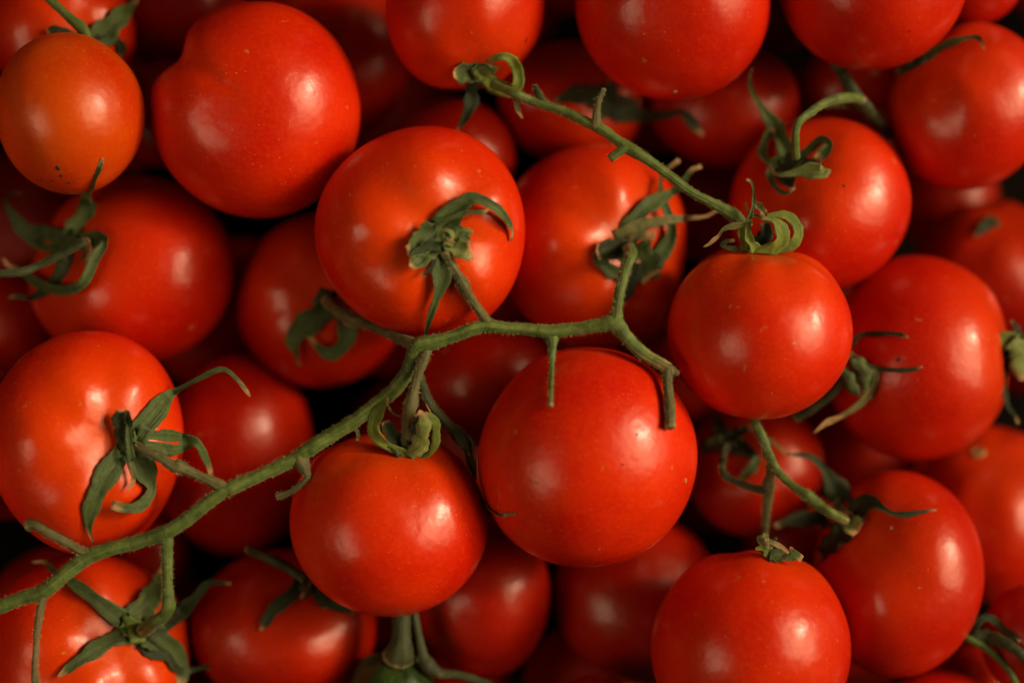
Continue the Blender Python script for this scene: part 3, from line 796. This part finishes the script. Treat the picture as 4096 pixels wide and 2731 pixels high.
sepal('T3', c, 'B', [(820, 1080, 260), (640, 930, 280), (520, 720, 220), (430, 540, 110)], zabs=zb(-4, 30), mat='sepal_dark', cup=0.25)
sepal('T3', c, 'B', [(880, 1060, 220), (930, 850, 230), (980, 620, 160), (1010, 420, 80)], zabs=zb(-4, 50), mat='sepal_dark', cup=0.25)
sepal('T3', c, 'B', [(500, 300, 40), (570, 400, 34), (710, 462, 22)], zabs=zb(60, 40), mat='sepal_dry')
# --- T11
c = make_calyx('T11', 'C', 560, 1200, 62, mat='sepal_dark')
sepal('T11', c, 'C', [(580, 1200, 160), (520, 1000, 170, 16), (420, 790, 150, 40), (310, 640, 105, 60), (225, 510, 66, 76), (150, 385, 48, 88), (115, 250, 36, 92), (120, 170, 30, 92), (152, 95, 14, 92)], cup=0.22)
sepal('T11', c, 'C', [(480, 1190, 110), (330, 1180, 80, 20), (265, 1080, 90, 40), (290, 950, 90, 56), (350, 850, 80, 60), (420, 800, 40, 50)], cup=0.2, mat='sepal')
sepal('T11', c, 'C', [(600, 1210, 100, 10), (720, 1130, 90, 26), (850, 1010, 80, 50), (960, 930, 90, 66), (1035, 985, 80, 64), (960, 1090, 110, 44), (880, 1170, 120, 30)], cup=0.25, mat='sepal', roll=(20, 0))
sepal('T11', c, 'C', [(985, 1250, 150, 60), (950, 1300, 175, 66), (850, 1290, 160, 72), (700, 1295, 110, 72), (560, 1325, 56, 68), (430, 1330, 44, 60), (325, 1235, 34, 50)], mat='sepal_pale', cup=0.2)
sepal('T11', c, 'C', [(520, 1240, 220), (560, 1380, 170, 8), (610, 1480, 70, 18)], mat='sepal_dark', cup=0.25)
sepal('T11', c, 'C', [(400, 1220, 90, 10), (335, 1310, 64, 26), (390, 1440, 60, 34), (475, 1535, 46, 40), (560, 1540, 38, 44), (640, 1488, 26, 44)], mat='sepal', cup=0.2)
sepal('T11', c, 'C', [(480, 1190, 200, 2), (600, 1240, 260, 4), (760, 1230, 160, 6), (930, 1200, 80, 12)], mat='sepal_dark', cup=0.2)
stalk(TOMS['T11'].root, 'C', [(650, 1130, 52, 0), (640, 960, 48, 60), (655, 790, 48, 90), (710, 690, 50, 90), (830, 600, 52, 60), (960, 510, 50, 10), (1150, 450, 60, -60), (1320, 440, 60, -150), (1420, 470, 50, -230)], mat='stem', add=8, skip=('T13', 'T12'))
stalk(TOMS['T11'].root, 'C', [(1080, 0, 70, -280), (1190, 160, 72, -260), (1310, 360, 78, -230), (1470, 560, 74, -260), (1640, 760, 64, -330), (1760, 900, 60, -400)], mat='stem_dark', name='side_stalk', add=2, skip=('T13', 'T12', 'T11'))
sepal('T11', c, 'C', [(980, 548, 44), (1100, 536, 46), (1200, 530, 44), (1390, 580, 44), (1550, 612, 38), (1690, 600, 18)], zabs=(TOMS['T11'].z + 150, TOMS['T11'].z - 20), mat='sepal_dry')
# --- T15
c = make_calyx('T15', 'D', 360, 300, 50, mat='sepal')
sepal('T15', c, 'D', [(300, 250, 110, 4), (400, 370, 120, 26), (530, 440, 110, 50), (640, 430, 100, 70), (665, 330, 90, 86), (625, 210, 80, 90), (550, 150, 70, 80), (460, 160, 60, 60), (390, 200, 50, 40)], mat='sepal_fresh', n=34, cup=0.2)
sepal('T15', c, 'D', [(380, 300, 110), (260, 290, 150), (150, 290, 150, 8), (75, 295, 90, 20)], mat='sepal', cup=0.25)
sepal('T15', c, 'D', [(300, 340, 110), (240, 430, 110, 10), (240, 530, 120, 6), (215, 630, 100), (165, 730, 56, -30), (105, 826, 16, -60)], mat='sepal_dark', cup=0.2)
sepal('T15', c, 'D', [(300, 230, 150, 6), (380, 350, 140, 12), (500, 450, 110, 14), (620, 480, 60, 12)], mat='sepal', cup=0.2)
# --- T29
c = make_calyx('T29', 'D', 1470, 560, 56, mat='sepal_dark')
sepal('T29', c, 'D', [(1460, 560, 150), (1300, 500, 165, 10), (1150, 500, 130, 20), (990, 560, 30, 20)], mat='sepal_dark')
sepal('T29', c, 'D', [(1470, 590, 160), (1600, 640, 165, 6), (1750, 680, 120, 10), (1900, 690, 84, 20), (2050, 668, 52, 30), (2140, 650, 56, 44), (2230, 745, 76, 30), (2335, 865, 22, 10)], mat='sepal_dark', over=('T30',))
sepal('T29', c, 'D', [(1440, 580, 110), (1430, 660, 90), (1425, 730, 30)], mat='sepal')
sepal('T29', c, 'D', [(1490, 560, 120, 8), (1620, 560, 90, 16), (1770, 560, 24, 16)], mat='sepal_dark')
sepal('T29', c, 'D', [(1480, 560, 150, 6), (1500, 460, 120, 10), (1480, 380, 40, 10)], mat='sepal_dark')
# --- T16
c = make_calyx('T16', 'E', 2230, 380, 62, mat='sepal_pale')  # pale sepal colour here stands in for light falling on this calyx
z16 = surf_near(TOMS['T16'], *S('E', 2150, 350))
def ze(a, b): return (z16 + 70 + a, z16 + 70 + b)
sepal('T16', c, 'E', [(2300, 320, 200), (2180, 275, 160), (2050, 300, 110), (1940, 355, 72), (1865, 440, 58), (1838, 550, 50), (1868, 680, 48), (1930, 800, 46), (1972, 905, 44), (1950, 980, 32), (1905, 1035, 10)], zabs=ze(30, 60), mat='sepal_fresh', cup=0.2)
sepal('T16', c, 'E', [(2260, 380, 170), (2120, 450, 140), (2108, 600, 110), (2130, 750, 66), (2158, 880, 40), (2180, 980, 40), (2250, 1060, 34), (2292, 1160, 24)], zabs=ze(16, -20), mat='sepal_dark', cup=0.2)
sepal('T16', c, 'E', [(2230, 270, 190), (2330, 400, 240), (2330, 600, 160), (2340, 700, 60)], zabs=ze(46, 30), mat='sepal_pale', cup=-0.15)
sepal('T16', c, 'E', [(2290, 260, 90), (2275, 140, 56), (2215, 60, 22)], zabs=ze(40, 30), mat='sepal_dark')
sepal('T16', c, 'E', [(2260, 300, 150), (2150, 240, 120), (2090, 240, 60)], zabs=ze(10, 6), mat='sepal_dark')
stalk(TOMS['T16'].root, 'E', [(2280, 380, 60, z16 + 30), (2420, 340, 56, z16 + 70), (2560, 300, 56, z16 + 60)], mat='stem', clampz=False)
# --- T10
c = make_calyx('T10', 'F', 1480, 980, 56, mat='sepal_dark')
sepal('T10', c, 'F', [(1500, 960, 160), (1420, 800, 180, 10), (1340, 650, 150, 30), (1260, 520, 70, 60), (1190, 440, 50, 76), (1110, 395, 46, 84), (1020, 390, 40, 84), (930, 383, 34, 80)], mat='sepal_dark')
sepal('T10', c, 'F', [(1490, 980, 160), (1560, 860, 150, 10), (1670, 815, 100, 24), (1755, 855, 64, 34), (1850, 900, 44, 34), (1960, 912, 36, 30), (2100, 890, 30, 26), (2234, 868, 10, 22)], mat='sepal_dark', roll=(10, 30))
sepal('T10', c, 'F', [(1360, 850, 70, 40), (1440, 930, 110, 50), (1500, 1000, 150, 50), (1555, 1045, 150, 40)], mat='sepal_pale', cup=0.25)
sepal('T10', c, 'F', [(1460, 980, 160), (1300, 950, 140), (1150, 945, 120), (980, 965, 100), (820, 1015, 30)], mat='sepal_dark', cup=0.2)
sepal('T10', c, 'F', [(1470, 1020, 180, 6), (1370, 1110, 150, 10), (1280, 1200, 120, 14), (1205, 1280, 80, 12)], mat='sepal_dark', cup=0.2)
sepal('T10', c, 'F', [(1345, 795, 60, 44), (1410, 860, 56, 52), (1480, 920, 40, 56)], mat='sepal_dry', roll=(20, 20))
# --- T35
c = make_calyx('T35', 'F', 400, 270, 44, mat='sepal_dark')
sepal('T35', c, 'F', [(400, 270, 120), (340, 140, 90, 10), (312, 20, 56, 10)], mat='sepal_dark')
sepal('T35', c, 'F', [(400, 260, 120), (500, 200, 90, 10), (620, 150, 40, 20)], mat='sepal_dark')
sepal('T35', c, 'F', [(390, 280, 120), (270, 305, 100, 10), (150, 350, 50, 10)], mat='sepal')
sepal('T35', c, 'F', [(420, 280, 130), (560, 340, 120, 6), (680, 430, 50, 10)], mat='sepal_dark')
sepal('T35', c, 'F', [(680, 410, 60, 20), (620, 510, 84, 20), (500, 615, 18, 10)], mat='sepal')
sepal('T35', c, 'F', [(690, 180, 30, 30), (800, 270, 28, 30), (900, 350, 26, 20), (940, 385, 24, 20)], mat='sepal_dry')
# --- T9 : tips showing behind its top
c = make_calyx('T9', 'F', 760, 1240, 36, mat='sepal_dark')
z9 = surf_near(TOMS['T9'], *S('F', 760, 1300))
def z9_(a, b): return (z9 + a, z9 + b)
sepal('T9', c, 'F', [(760, 1230, 60), (720, 1180, 40), (690, 1110, 36), (790, 1148, 36), (890, 1195, 34), (945, 1245, 20)], zabs=z9_(0, 50), mat='sepal_dry')
sepal('T9', c, 'F', [(770, 1240, 90), (730, 1200, 60), (660, 1210, 20)], zabs=z9_(0, 20), mat='sepal_fresh')
sepal('T9', c, 'F', [(780, 1250, 110), (900, 1270, 90), (1000, 1262, 80), (1062, 1300, 50)], zabs=z9_(0, 10), mat='sepal')
sepal('T9', c, 'F', [(890, 1285, 30), (955, 1235, 28), (972, 1190, 24)], zabs=z9_(20, 50), mat='sepal_dry')
sepal('T9', c, 'F', [(720, 1085, 44), (745, 1100, 40), (760, 1150, 30)], zabs=z9_(40, 30), mat='sepal_dry')
sepal('T9', c, 'F', [(760, 1130, 120), (800, 1230, 140), (860, 1290, 90)], zabs=z9_(-10, -4), mat='sepal_dark')
# --- T18
c = make_calyx('T18', 6, 510, 500, 50, mat='sepal_dark')
sepal('T18', c, 6, [(520, 520, 110), (440, 610, 135, 4), (340, 680, 135, 12), (283, 765, 84, 24), (305, 845, 34, 24), (326, 935, 18, 20)], mat='sepal')
sepal('T18', c, 6, [(540, 540, 110), (630, 640, 100, 8), (635, 760, 100, 16), (545, 850, 76, 22), (465, 820, 50, 20), (385, 730, 24, 14)], mat='sepal')
sepal('T18', c, 6, [(535, 530, 40, 24), (600, 612, 38, 30), (668, 668, 24, 30)], mat='sepal_dry')
# --- T25
c = make_calyx('T25', 1, 590, 270, 46, mat='sepal_dark')
sepal('T25', c, 1, [(600, 300, 130), (690, 215, 145, 10), (780, 125, 110, 30), (855, 55, 64, 50), (915, -10, 8, 60)], mat='sepal')
sepal('T25', c, 1, [(640, 280, 80), (740, 262, 46, 10), (800, 300, 46, 14), (786, 385, 40, 4)], mat='sepal_dark')
sepal('T25', c, 1, [(540, 280, 80), (440, 220, 50, 16), (370, 192, 44, 24), (310, 215, 30, 20)], mat='sepal_dark')
stalk(TOMS['T25'].root, 1, [(575, 270, 34, 0), (545, 190, 38, 0), (440, 100, 30, 0), (330, 0, 28, 0), (240, -80, 28, 0)], mat='stem', add=16, skip=('T7',))
# --- T21
c = make_calyx('T21', 'G', 500, 450, 44, mat='sepal_dark')
sepal('T21', c, 'G', [(500, 440, 140), (400, 520, 130, 6), (310, 590, 110, 10), (210, 670, 96, 10), (145, 760, 80, 8), (92, 860, 20, 4)], mat='sepal_dark')
sepal('T21', c, 'G', [(510, 430, 50, 20), (465, 520, 40, 24), (436, 575, 20, 20)], mat='sepal_dry')
sepal('T21', c, 'G', [(540, 480, 130), (680, 610, 110, 8), (890, 710, 20, 8)], mat='sepal_dark')
sepal('T21', c, 'G', [(560, 520, 70, 16), (600, 590, 50, 20), (650, 670, 20, 16)], mat='sepal_dark')
stalk(TOMS['T21'].root, 'G', [(470, 420, 45, 0), (330, 320, 42, 0), (160, 240, 42, 0), (-20, 165, 40, -100)], mat='stem_dark', add=6, skip=('T3', 'T19', 'T20'))
# --- T12
c = make_calyx('T12', 4, 1130, 400, 34, mat='sepal_dark')
sepal('T12', c, 4, [(1130, 400, 90), (1230, 335, 56, 4), (1330, 285, 42, 10), (1450, 250, 28, 16), (1520, 255, 24, 18), (1552, 325, 12, 14)], mat='sepal')
sepal('T12', c, 4, [(1120, 400, 90), (1060, 460, 80), (980, 480, 40)], mat='sepal_dark')
# --- T33
c = make_calyx('T33', 4, 1600, 1470, 34, mat='sepal_dark')
sepal('T33', c, 4, [(1620, 1440, 60), (1570, 1490, 70, 6), (1500, 1560, 20, 6)], mat='sepal_dark')
# --- T34 bare scar
t = TOMS['T34']; px, py = S('d', 2246, 1038)
zc = surf_near(t, px, py); cc = P(px, py, zc)
nrm = (cc - Vector(t.c)).normalized(); Aa = nrm.orthogonal().normalized(); Bb = nrm.cross(Aa)
V, F = [], []
for k, (f, hgt) in enumerate([(34, -6), (30, 5), (22, 8), (12, 1)]):
    for j in range(14):
        a = j / 14 * 6.2832; f2 = f * (1 + 0.12 * math.sin(3 * a + k))
        V.append(cc + (Aa * math.cos(a) + Bb * math.sin(a)) * f2 * U + nrm * hgt * U)
for k in range(3):
    for j in range(14): F.append((k * 14 + j, k * 14 + (j + 1) % 14, (k + 1) * 14 + (j + 1) % 14, (k + 1) * 14 + j))
F.append(tuple(range(42, 56)))
mesh_obj('stalk_scar', V, F, 'scar', t.root, cc)
# small pale blossom marks
def blossom_mark(key, x, y, r, name='blossom_mark', mat='scar'):
    t = TOMS[key]; zc = surf(t, x, y)
    if zc is None: return
    cc = P(x, y, zc); nrm = (cc - Vector(t.c)).normalized(); Aa = nrm.orthogonal().normalized(); Bb = nrm.cross(Aa)
    V, F = [], []
    for k, (f, hgt) in enumerate([(1.1, -2), (1.0, 2), (0.5, 4)]):
        for j in range(8):
            a = j / 8 * 6.2832; f2 = f * r * (1 + 0.25 * math.sin(2 * a + x))
            V.append(cc + (Aa * math.cos(a) + Bb * math.sin(a) * 0.8) * f2 * U + nrm * hgt * U)
    for k in range(2):
        for j in range(8): F.append((k * 8 + j, k * 8 + (j + 1) % 8, (k + 1) * 8 + (j + 1) % 8, (k + 1) * 8 + j))
    F.append(tuple(range(16, 24)))
    mesh_obj(name, V, F, mat, t.root, cc)
blossom_mark('T14', *S(3, 1155, 605), 9)
blossom_mark('T2', *S(11, 948, 716), 11)
blossom_mark('T2', *S(11, 1225, 232), 9)
blossom_mark('T10', *S('F', 1840, 1022), 8)
for k_, tl, x_, y_, r_ in (('T7', 1, 383, 1110, 11), ('T7', 1, 405, 1160, 7), ('T7', 1, 350, 1192, 6), ('T7', 1, 457, 1206, 6), ('T7', 1, 268, 1190, 5), ('T16', 'E', 1015, 472, 10), ('T2', 11, 812, 128, 4), ('T2', 7, 905, 1382, 5), ('T5', 5, 296, 890, 4), ('T11', 'C', 1215, 1465, 6)):
    blossom_mark(k_, *S(tl, x_, y_), r_, 'blemish', 'blemish')

# ================================================================== vines
vine = empty('vine', P(*S(6, 1090, 800), 0))
tag(vine, 'hairy green main vine stem forking among the tomatoes, with cut pegs', 'vine')
HK = 'vine'
stalk(vine, 'S', [(*S(9, -200, 1120), 27, 240), (*S(9, 0, 1062), 28, 250), (*S(9, 150, 1005), 29, 250), (*S(9, 290, 960), 29, 250), (*S(9, 430, 850), 29, 230), (*S(9, 560, 750), 30, 200), (*S(9, 700, 690), 28, 200), (*S(9, 900, 640), 27, 190), (*S(9, 1080, 580), 29, 200), (*S(9, 1200, 510), 28, 200), (*S(9, 1330, 410), 28, 200), (*S(9, 1480, 300), 29, 200), (*S(9, 1650, 225), 27, 180), (*S(9, 1816, 150), 27, 160), (*S(6, 300, 1540), 30, 150), (*S(6, 450, 1440), 31, 150), (*S(6, 600, 1350), 28, 140), (*S(6, 700, 1290), 29, 140), (*S(6, 830, 1190), 29, 130), (*S(6, 950, 1090), 29, 130), (*S(6, 1030, 990), 29, 140), (*S(6, 1070, 890), 29, 160), (*S(6, 1110, 800), 32, 180), (*S(6, 1200, 775), 30, 190), (*S(6, 1350, 730), 25, 190), (*S(6, 1530, 670), 27, 190), (*S(6, 1700, 680), 25, 185), (*S(7, 200, 690), 23, 180), (*S(7, 335, 705), 28, 180), (*S(7, 480, 690), 25, 180), (*S(7, 620, 668), 26, 190), (*S(7, 755, 655), 34, 200), (*S(7, 830, 735), 28, 200), (*S(7, 920, 830), 27, 190), (*S(7, 1040, 905), 25, 190), (*S(7, 1105, 945), 25, 200), (*S(7, 1125, 990), 18, 205)],
      mat='stem', name='main_stem', hair=HK, skip=('T1',))
def br(tile, pts, name='pedicel', mat='stem', **kw):
    return stalk(vine, tile, pts, mat=mat, name=name, hair=HK, **kw)
hz = lambda k: (TOMS[k].hub.z / U)
br(6, [(1590, 680, 34, 190), (1560, 630, 34, 190), (1510, 560, 31, 190), (1440, 460, 32, 200), (1408, 395, 46, 210), (1375, 335, 33, 220), (1330, 260, 34, 230), (1285, 170, 42, hz('T1') + 14)], mat='stem_olive')
br(7, [(740, 680, 50, 190), (765, 610, 46, 195), (775, 540, 36, 195), (795, 420, 36, 180), (830, 290, 36, 150), (865, 195, 42, 110), (850, 150, 44, hz('T17') + 10)], mat='stem')
br(7, [(1110, 930, 40, 196), (1105, 1000, 34, 210), (1108, 1080, 33, 240), (1120, 1180, 34, 280), (1124, 1270, 34, 310), (1126, 1338, 36, 330)], mat='stem_olive', name='cut_peg', add=30)
br(7, [(1130, 950, 24, 200), (1165, 975, 20, 200), (1176, 990, 12, 200)], mat='stem_brown', name='cut_peg')
br(7, [(340, 700, 60, 176), (345, 750, 44, 180), (346, 810, 28, 200), (341, 930, 18, 230), (338, 1050, 17, 250), (335, 1150, 15, 270), (334, 1196, 19, 280)], mat='stem', name='cut_peg', add=14)
br(6, [(1130, 800, 46, 176), (1060, 780, 42, 150), (980, 750, 36, 100), (860, 690, 34, 20), (700, 630, 36, -60), (570, 560, 40, -110), (505, 495, 42, hz('T18') + 10)], mat='stem_olive', skip=('T1',))
br(6, [(1180, 800, 36, 180), (1150, 880, 34, 196), (1110, 980, 34, 206), (1082, 1090, 33, 214), (1062, 1180, 48, 220), (1052, 1220, 46, 216), (1035, 1290, 34, 190), (1030, 1380, 32, 160), (1020, 1480, 34, hz('T3') + 10)], mat='stem_olive', clampz=False)
br(6, [(1100, 960, 36, 110), (1150, 1110, 34, 70), (1220, 1230, 36, 40), (1320, 1330, 36, 30), (1380, 1390, 50, 40), (1420, 1450, 40, 50), (1440, 1520, 22, 40)], mat='stem_dark', clampz=True)
sepal('T3', vine, 6, [(1370, 1370, 60, 40), (1430, 1440, 70, 40), (1450, 1540, 56, 20), (1480, 1640, 30, 10), (1490, 1690, 10, 10)], mat='sepal', h=(10, 10)).name = 'bract'
sepal('T3', vine, 6, [(1120, 1010, 30), (1160, 1130, 32), (1200, 1240, 24)], zabs=(100, 60), mat='sepal_dry').name = 'bract'
br(9, [(1540, 300, 46, 196), (1480, 280, 40, 200), (1380, 232, 32, 210), (1270, 180, 31, 224), (1180, 140, 48, 240), (1140, 135, 42, 246), (1060, 80, 34, 254), (960, 40, 34, 262), (885, 8, 40, hz('T5') + 14)], mat='stem_olive')
br(9, [(610, 720, 40, 196), (540, 700, 34, 206), (430, 635, 31, 220), (310, 570, 32, 234), (225, 520, 36, 240), (185, 530, 44, 244)], mat='stem_olive', name='cut_peg')
br(9, [(1100, 560, 56, 196), (1100, 620, 44, 196), (1105, 750, 37, 200), (1105, 900, 35, 210), (1108, 1020, 42, 216), (1110, 1070, 46, 214), (1075, 1125, 42, 200), (1010, 1170, 44, 180), (950, 1215, 52, hz('T20') + 6)], mat='stem')
br(9, [(290, 960, 44, 246), (272, 1050, 30, 250), (250, 1180, 25, 256), (238, 1330, 22, 262), (230, 1450, 22, 262), (232, 1540, 26, 260), (240, 1620, 28, 250)], mat='stem_brown', name='dry_side_stalk')
br(10, [(320, 60, 60, 150), (350, 130, 46, 146), (372, 185, 26, 146), (385, 200, 20, 148), (340, 255, 19, 150), (260, 310, 20, 146), (175, 340, 24, 140)], mat='stem_olive', name='cut_peg')
sepal('T3', vine, 6, [(700, 1340, 24), (715, 1390, 22), (708, 1425, 16)], zabs=(140, 150), mat='sepal_dry').name = 'bract'
sepal('T3', vine, 10, [(1560, 380, 40), (1600, 425, 36), (1660, 455, 32), (1755, 448, 12)], zabs=(-20, 60), mat='sepal_dry', over=('T2',)).name = 'bract'
finish_hairs(HK, vine)

vine2 = empty('vine', P(*S('D', 1400, 800), 0))
tag(vine2, 'thinner green upper vine running from the looped calyx to the curled calyx', 'vine')
HK = 'vine2'
h4 = TOMS['T4'].hub.z / U
stalk(vine2, 'S', [(*S('D', 430, 400), 17.2, hz('T15') + 20), (*S('D', 620, 480), 18.1, 60), (*S('D', 760, 540), 17.2, 40), (*S('D', 900, 590), 18.1, 40), (*S('D', 1080, 650), 18.9, 50), (*S('D', 1250, 730), 20.6, 60), (*S('D', 1400, 800), 21.5, 70), (*S('D', 1530, 890), 20.6, 80), (*S('D', 1650, 975), 24.9, 90), (*S('D', 1800, 1065), 21.5, 100), (*S('D', 1950, 1170), 18.9, 100), (*S('A', 0, 370), 17.2, 100), (*S('A', 300, 530), 18.1, 90), (*S('A', 560, 670), 23.2, 80), (*S('A', 720, 760), 27.5, 70), (*S('A', 850, 850), 22.4, 60), (*S('A', 960, 1000), 17.2, 40), (*S('A', 1000, 1200), 15.5, h4 + 30), (*S('A', 1010, 1360), 15.5, h4 + 6)],
      mat='stem', name='main_stem', hair=HK, skip=('T4', 'T14', 'T15'))
def br(tile, pts, name='cut_peg', mat='stem', **kw):
    return stalk(vine2, tile, pts, mat=mat, name=name, hair=HK, **kw)
br('D', [(1360, 790, 60, 66), (1365, 720, 44, 80), (1375, 610, 30, 90), (1400, 520, 26, 90), (1445, 445, 18, 80)], mat='stem_olive', skip=('T14',))
br('D', [(1690, 985, 50, 92), (1620, 990, 46, 96), (1550, 1030, 36, 100), (1488, 1078, 36, 100)], mat='stem')
br('D', [(900, 590, 44, 36), (860, 520, 36, 36), (812, 415, 26, 20)], mat='stem_dark')
sepal('T15', vine2, 'D', [(640, 520, 40), (655, 620, 44), (700, 710, 14)], zabs=(40, 0), mat='sepal_dry').name = 'bract'
finish_hairs(HK, vine2)

vine3 = empty('vine', P(*S('F', 790, 500), -200))
tag(vine3, 'jointed olive stalk branching below the curled calyx tomato', 'vine')
HK = 'vine3'
h10 = TOMS['T10'].hub.z / U
stalk(vine3, 'F', [(590, -40, 34, -60), (640, 80, 36, -40), (720, 250, 42, -20), (790, 430, 44, 0), (870, 555, 36, 20), (980, 655, 36, 40), (1070, 715, 48, 60), (1110, 745, 56, 66), (1230, 840, 46, 80), (1340, 905, 44, 90), (1440, 965, 46, h10 + 30)], mat='stem', name='main_stem', hair=HK, skip=('T4',))
stalk(vine3, 'F', [(800, 470, 50, -10), (790, 560, 44, -40), (770, 650, 54, -60), (768, 740, 46, -80), (752, 890, 38, -100), (742, 1040, 30, -110), (752, 1190, 30, z9 + 10)], mat='stem_olive', name='side_stalk', hair=HK, skip=('T9',))
stalk(vine3, 'F', [(770, 690, 44, -60), (690, 690, 36, -80), (600, 668, 32, -90), (480, 620, 30, -100), (385, 560, 34, -100), (370, 460, 32, -90), (395, 320, 34, hz('T35') + 20)], mat='stem_dark', name='side_stalk', hair=HK, skip=('T2',))
finish_hairs(HK, vine3)

# stalk of the unripe fruit and its neighbour
t42 = TOMS['T42']
stalk(t42.root, 'G', [(1300, 560, 84, -140), (1300, 700, 84, -130), (1300, 850, 82, -110), (1292, 960, 92, -100), (1285, 1030, 118, -110), (1270, 1090, 140, -130)], mat='stem_dark', name='stalk', skip=('T3', 'T42'), clampz=False)
v4 = empty('vine', P(*S('G', 1500, 1100), -200))
tag(v4, 'thin olive stalk running past the unripe fruit', 'vine')
stalk(v4, 'G', [(1380, 560, 38, -150), (1400, 690, 38, -140), (1440, 900, 38, -130), (1480, 1070, 44, -120), (1520, 1150, 64, -120), (1620, 1220, 44, -130), (1800, 1240, 36, -140), (2000, 1300, 30, -160), (2150, 1380, 28, -180)], mat='stem_dark', name='main_stem', skip=('T3', 'T42'), add=2)
# dark stalks low on the right
v5 = empty('vine', P(*S('H', 1900, 850), -200))
tag(v5, 'dark green stalks and sepals in the hollow beside the tall tomato', 'vine')
stalk(v5, 'H', [(1640, 700, 44, -160), (1750, 770, 44, -150), (1900, 850, 42, -140), (2050, 980, 40, -140), (2180, 1130, 38, -150), (2270, 1290, 36, -160)], mat='stem', name='main_stem', skip=('T10',), add=2)
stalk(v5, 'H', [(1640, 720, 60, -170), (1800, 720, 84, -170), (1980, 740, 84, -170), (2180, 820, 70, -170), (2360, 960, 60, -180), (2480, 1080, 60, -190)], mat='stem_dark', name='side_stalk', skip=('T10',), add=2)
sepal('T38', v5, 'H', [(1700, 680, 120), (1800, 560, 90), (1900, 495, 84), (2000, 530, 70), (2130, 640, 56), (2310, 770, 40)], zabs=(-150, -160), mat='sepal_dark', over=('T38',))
# a shed, withered calyx hanging beside the curled-calyx tomato
wc = empty('withered_calyx', P(*S('E', 560, 680), -150))
tag(wc, 'dry withered calyx with two long thin sepals poking out from beneath', 'calyx')
zw = max(surf_near(TOMS['T16'], *S('E', 650, 700)), -400)
def zw_(a, b): return (zw + a, zw + b)
kw = dict(over=('T16',))
sepal('T16', wc, 'E', [(400, 560, 60), (440, 640, 130), (520, 770, 130), (625, 895, 16)], zabs=zw_(40, 40), mat='sepal', cup=-0.3, **kw)
sepal('T16', wc, 'E', [(500, 470, 90), (590, 560, 160), (650, 690, 140), (640, 860, 16)], zabs=zw_(60, 50), mat='sepal', cup=-0.3, **kw)
sepal('T16', wc, 'E', [(540, 480, 70), (690, 590, 90), (740, 720, 80), (710, 900, 40)], zabs=zw_(30, 20), mat='sepal_dark', cup=0.2, **kw)
sepal('T16', wc, 'E', [(460, 410, 50), (520, 440, 70), (560, 500, 40)], zabs=zw_(60, 60), mat='stem_brown', **kw)
sepal('T16', wc, 'E', [(560, 500, 70), (700, 555, 56), (850, 580, 46), (1000, 590, 42), (1180, 582, 40), (1268, 548, 10)], zabs=zw_(60, 40), mat='sepal_dark', **kw)
sepal('T16', wc, 'E', [(700, 570, 50), (775, 640, 54), (740, 760, 60), (650, 900, 62), (560, 980, 56), (400, 1080, 50), (240, 1150, 52), (104, 1262, 18)], zabs=zw_(60, 50), mat='sepal_dry', **kw)
sepal('T16', wc, 'E', [(480, 460, 50), (500, 330, 50), (600, 216, 46), (760, 202, 48), (900, 198, 46), (1040, 212, 38), (1122, 242, 12)], zabs=zw_(0, 20), mat='sepal_dark', **kw)
stalk(wc, 'E', [(500, 640, 54, zw + 20), (420, 690, 54, zw + 10), (300, 830, 52, zw - 20), (100, 980, 52, zw - 60), (-100, 1100, 52, zw - 100)], mat='stem_dark', name='stalk', clampz=False)
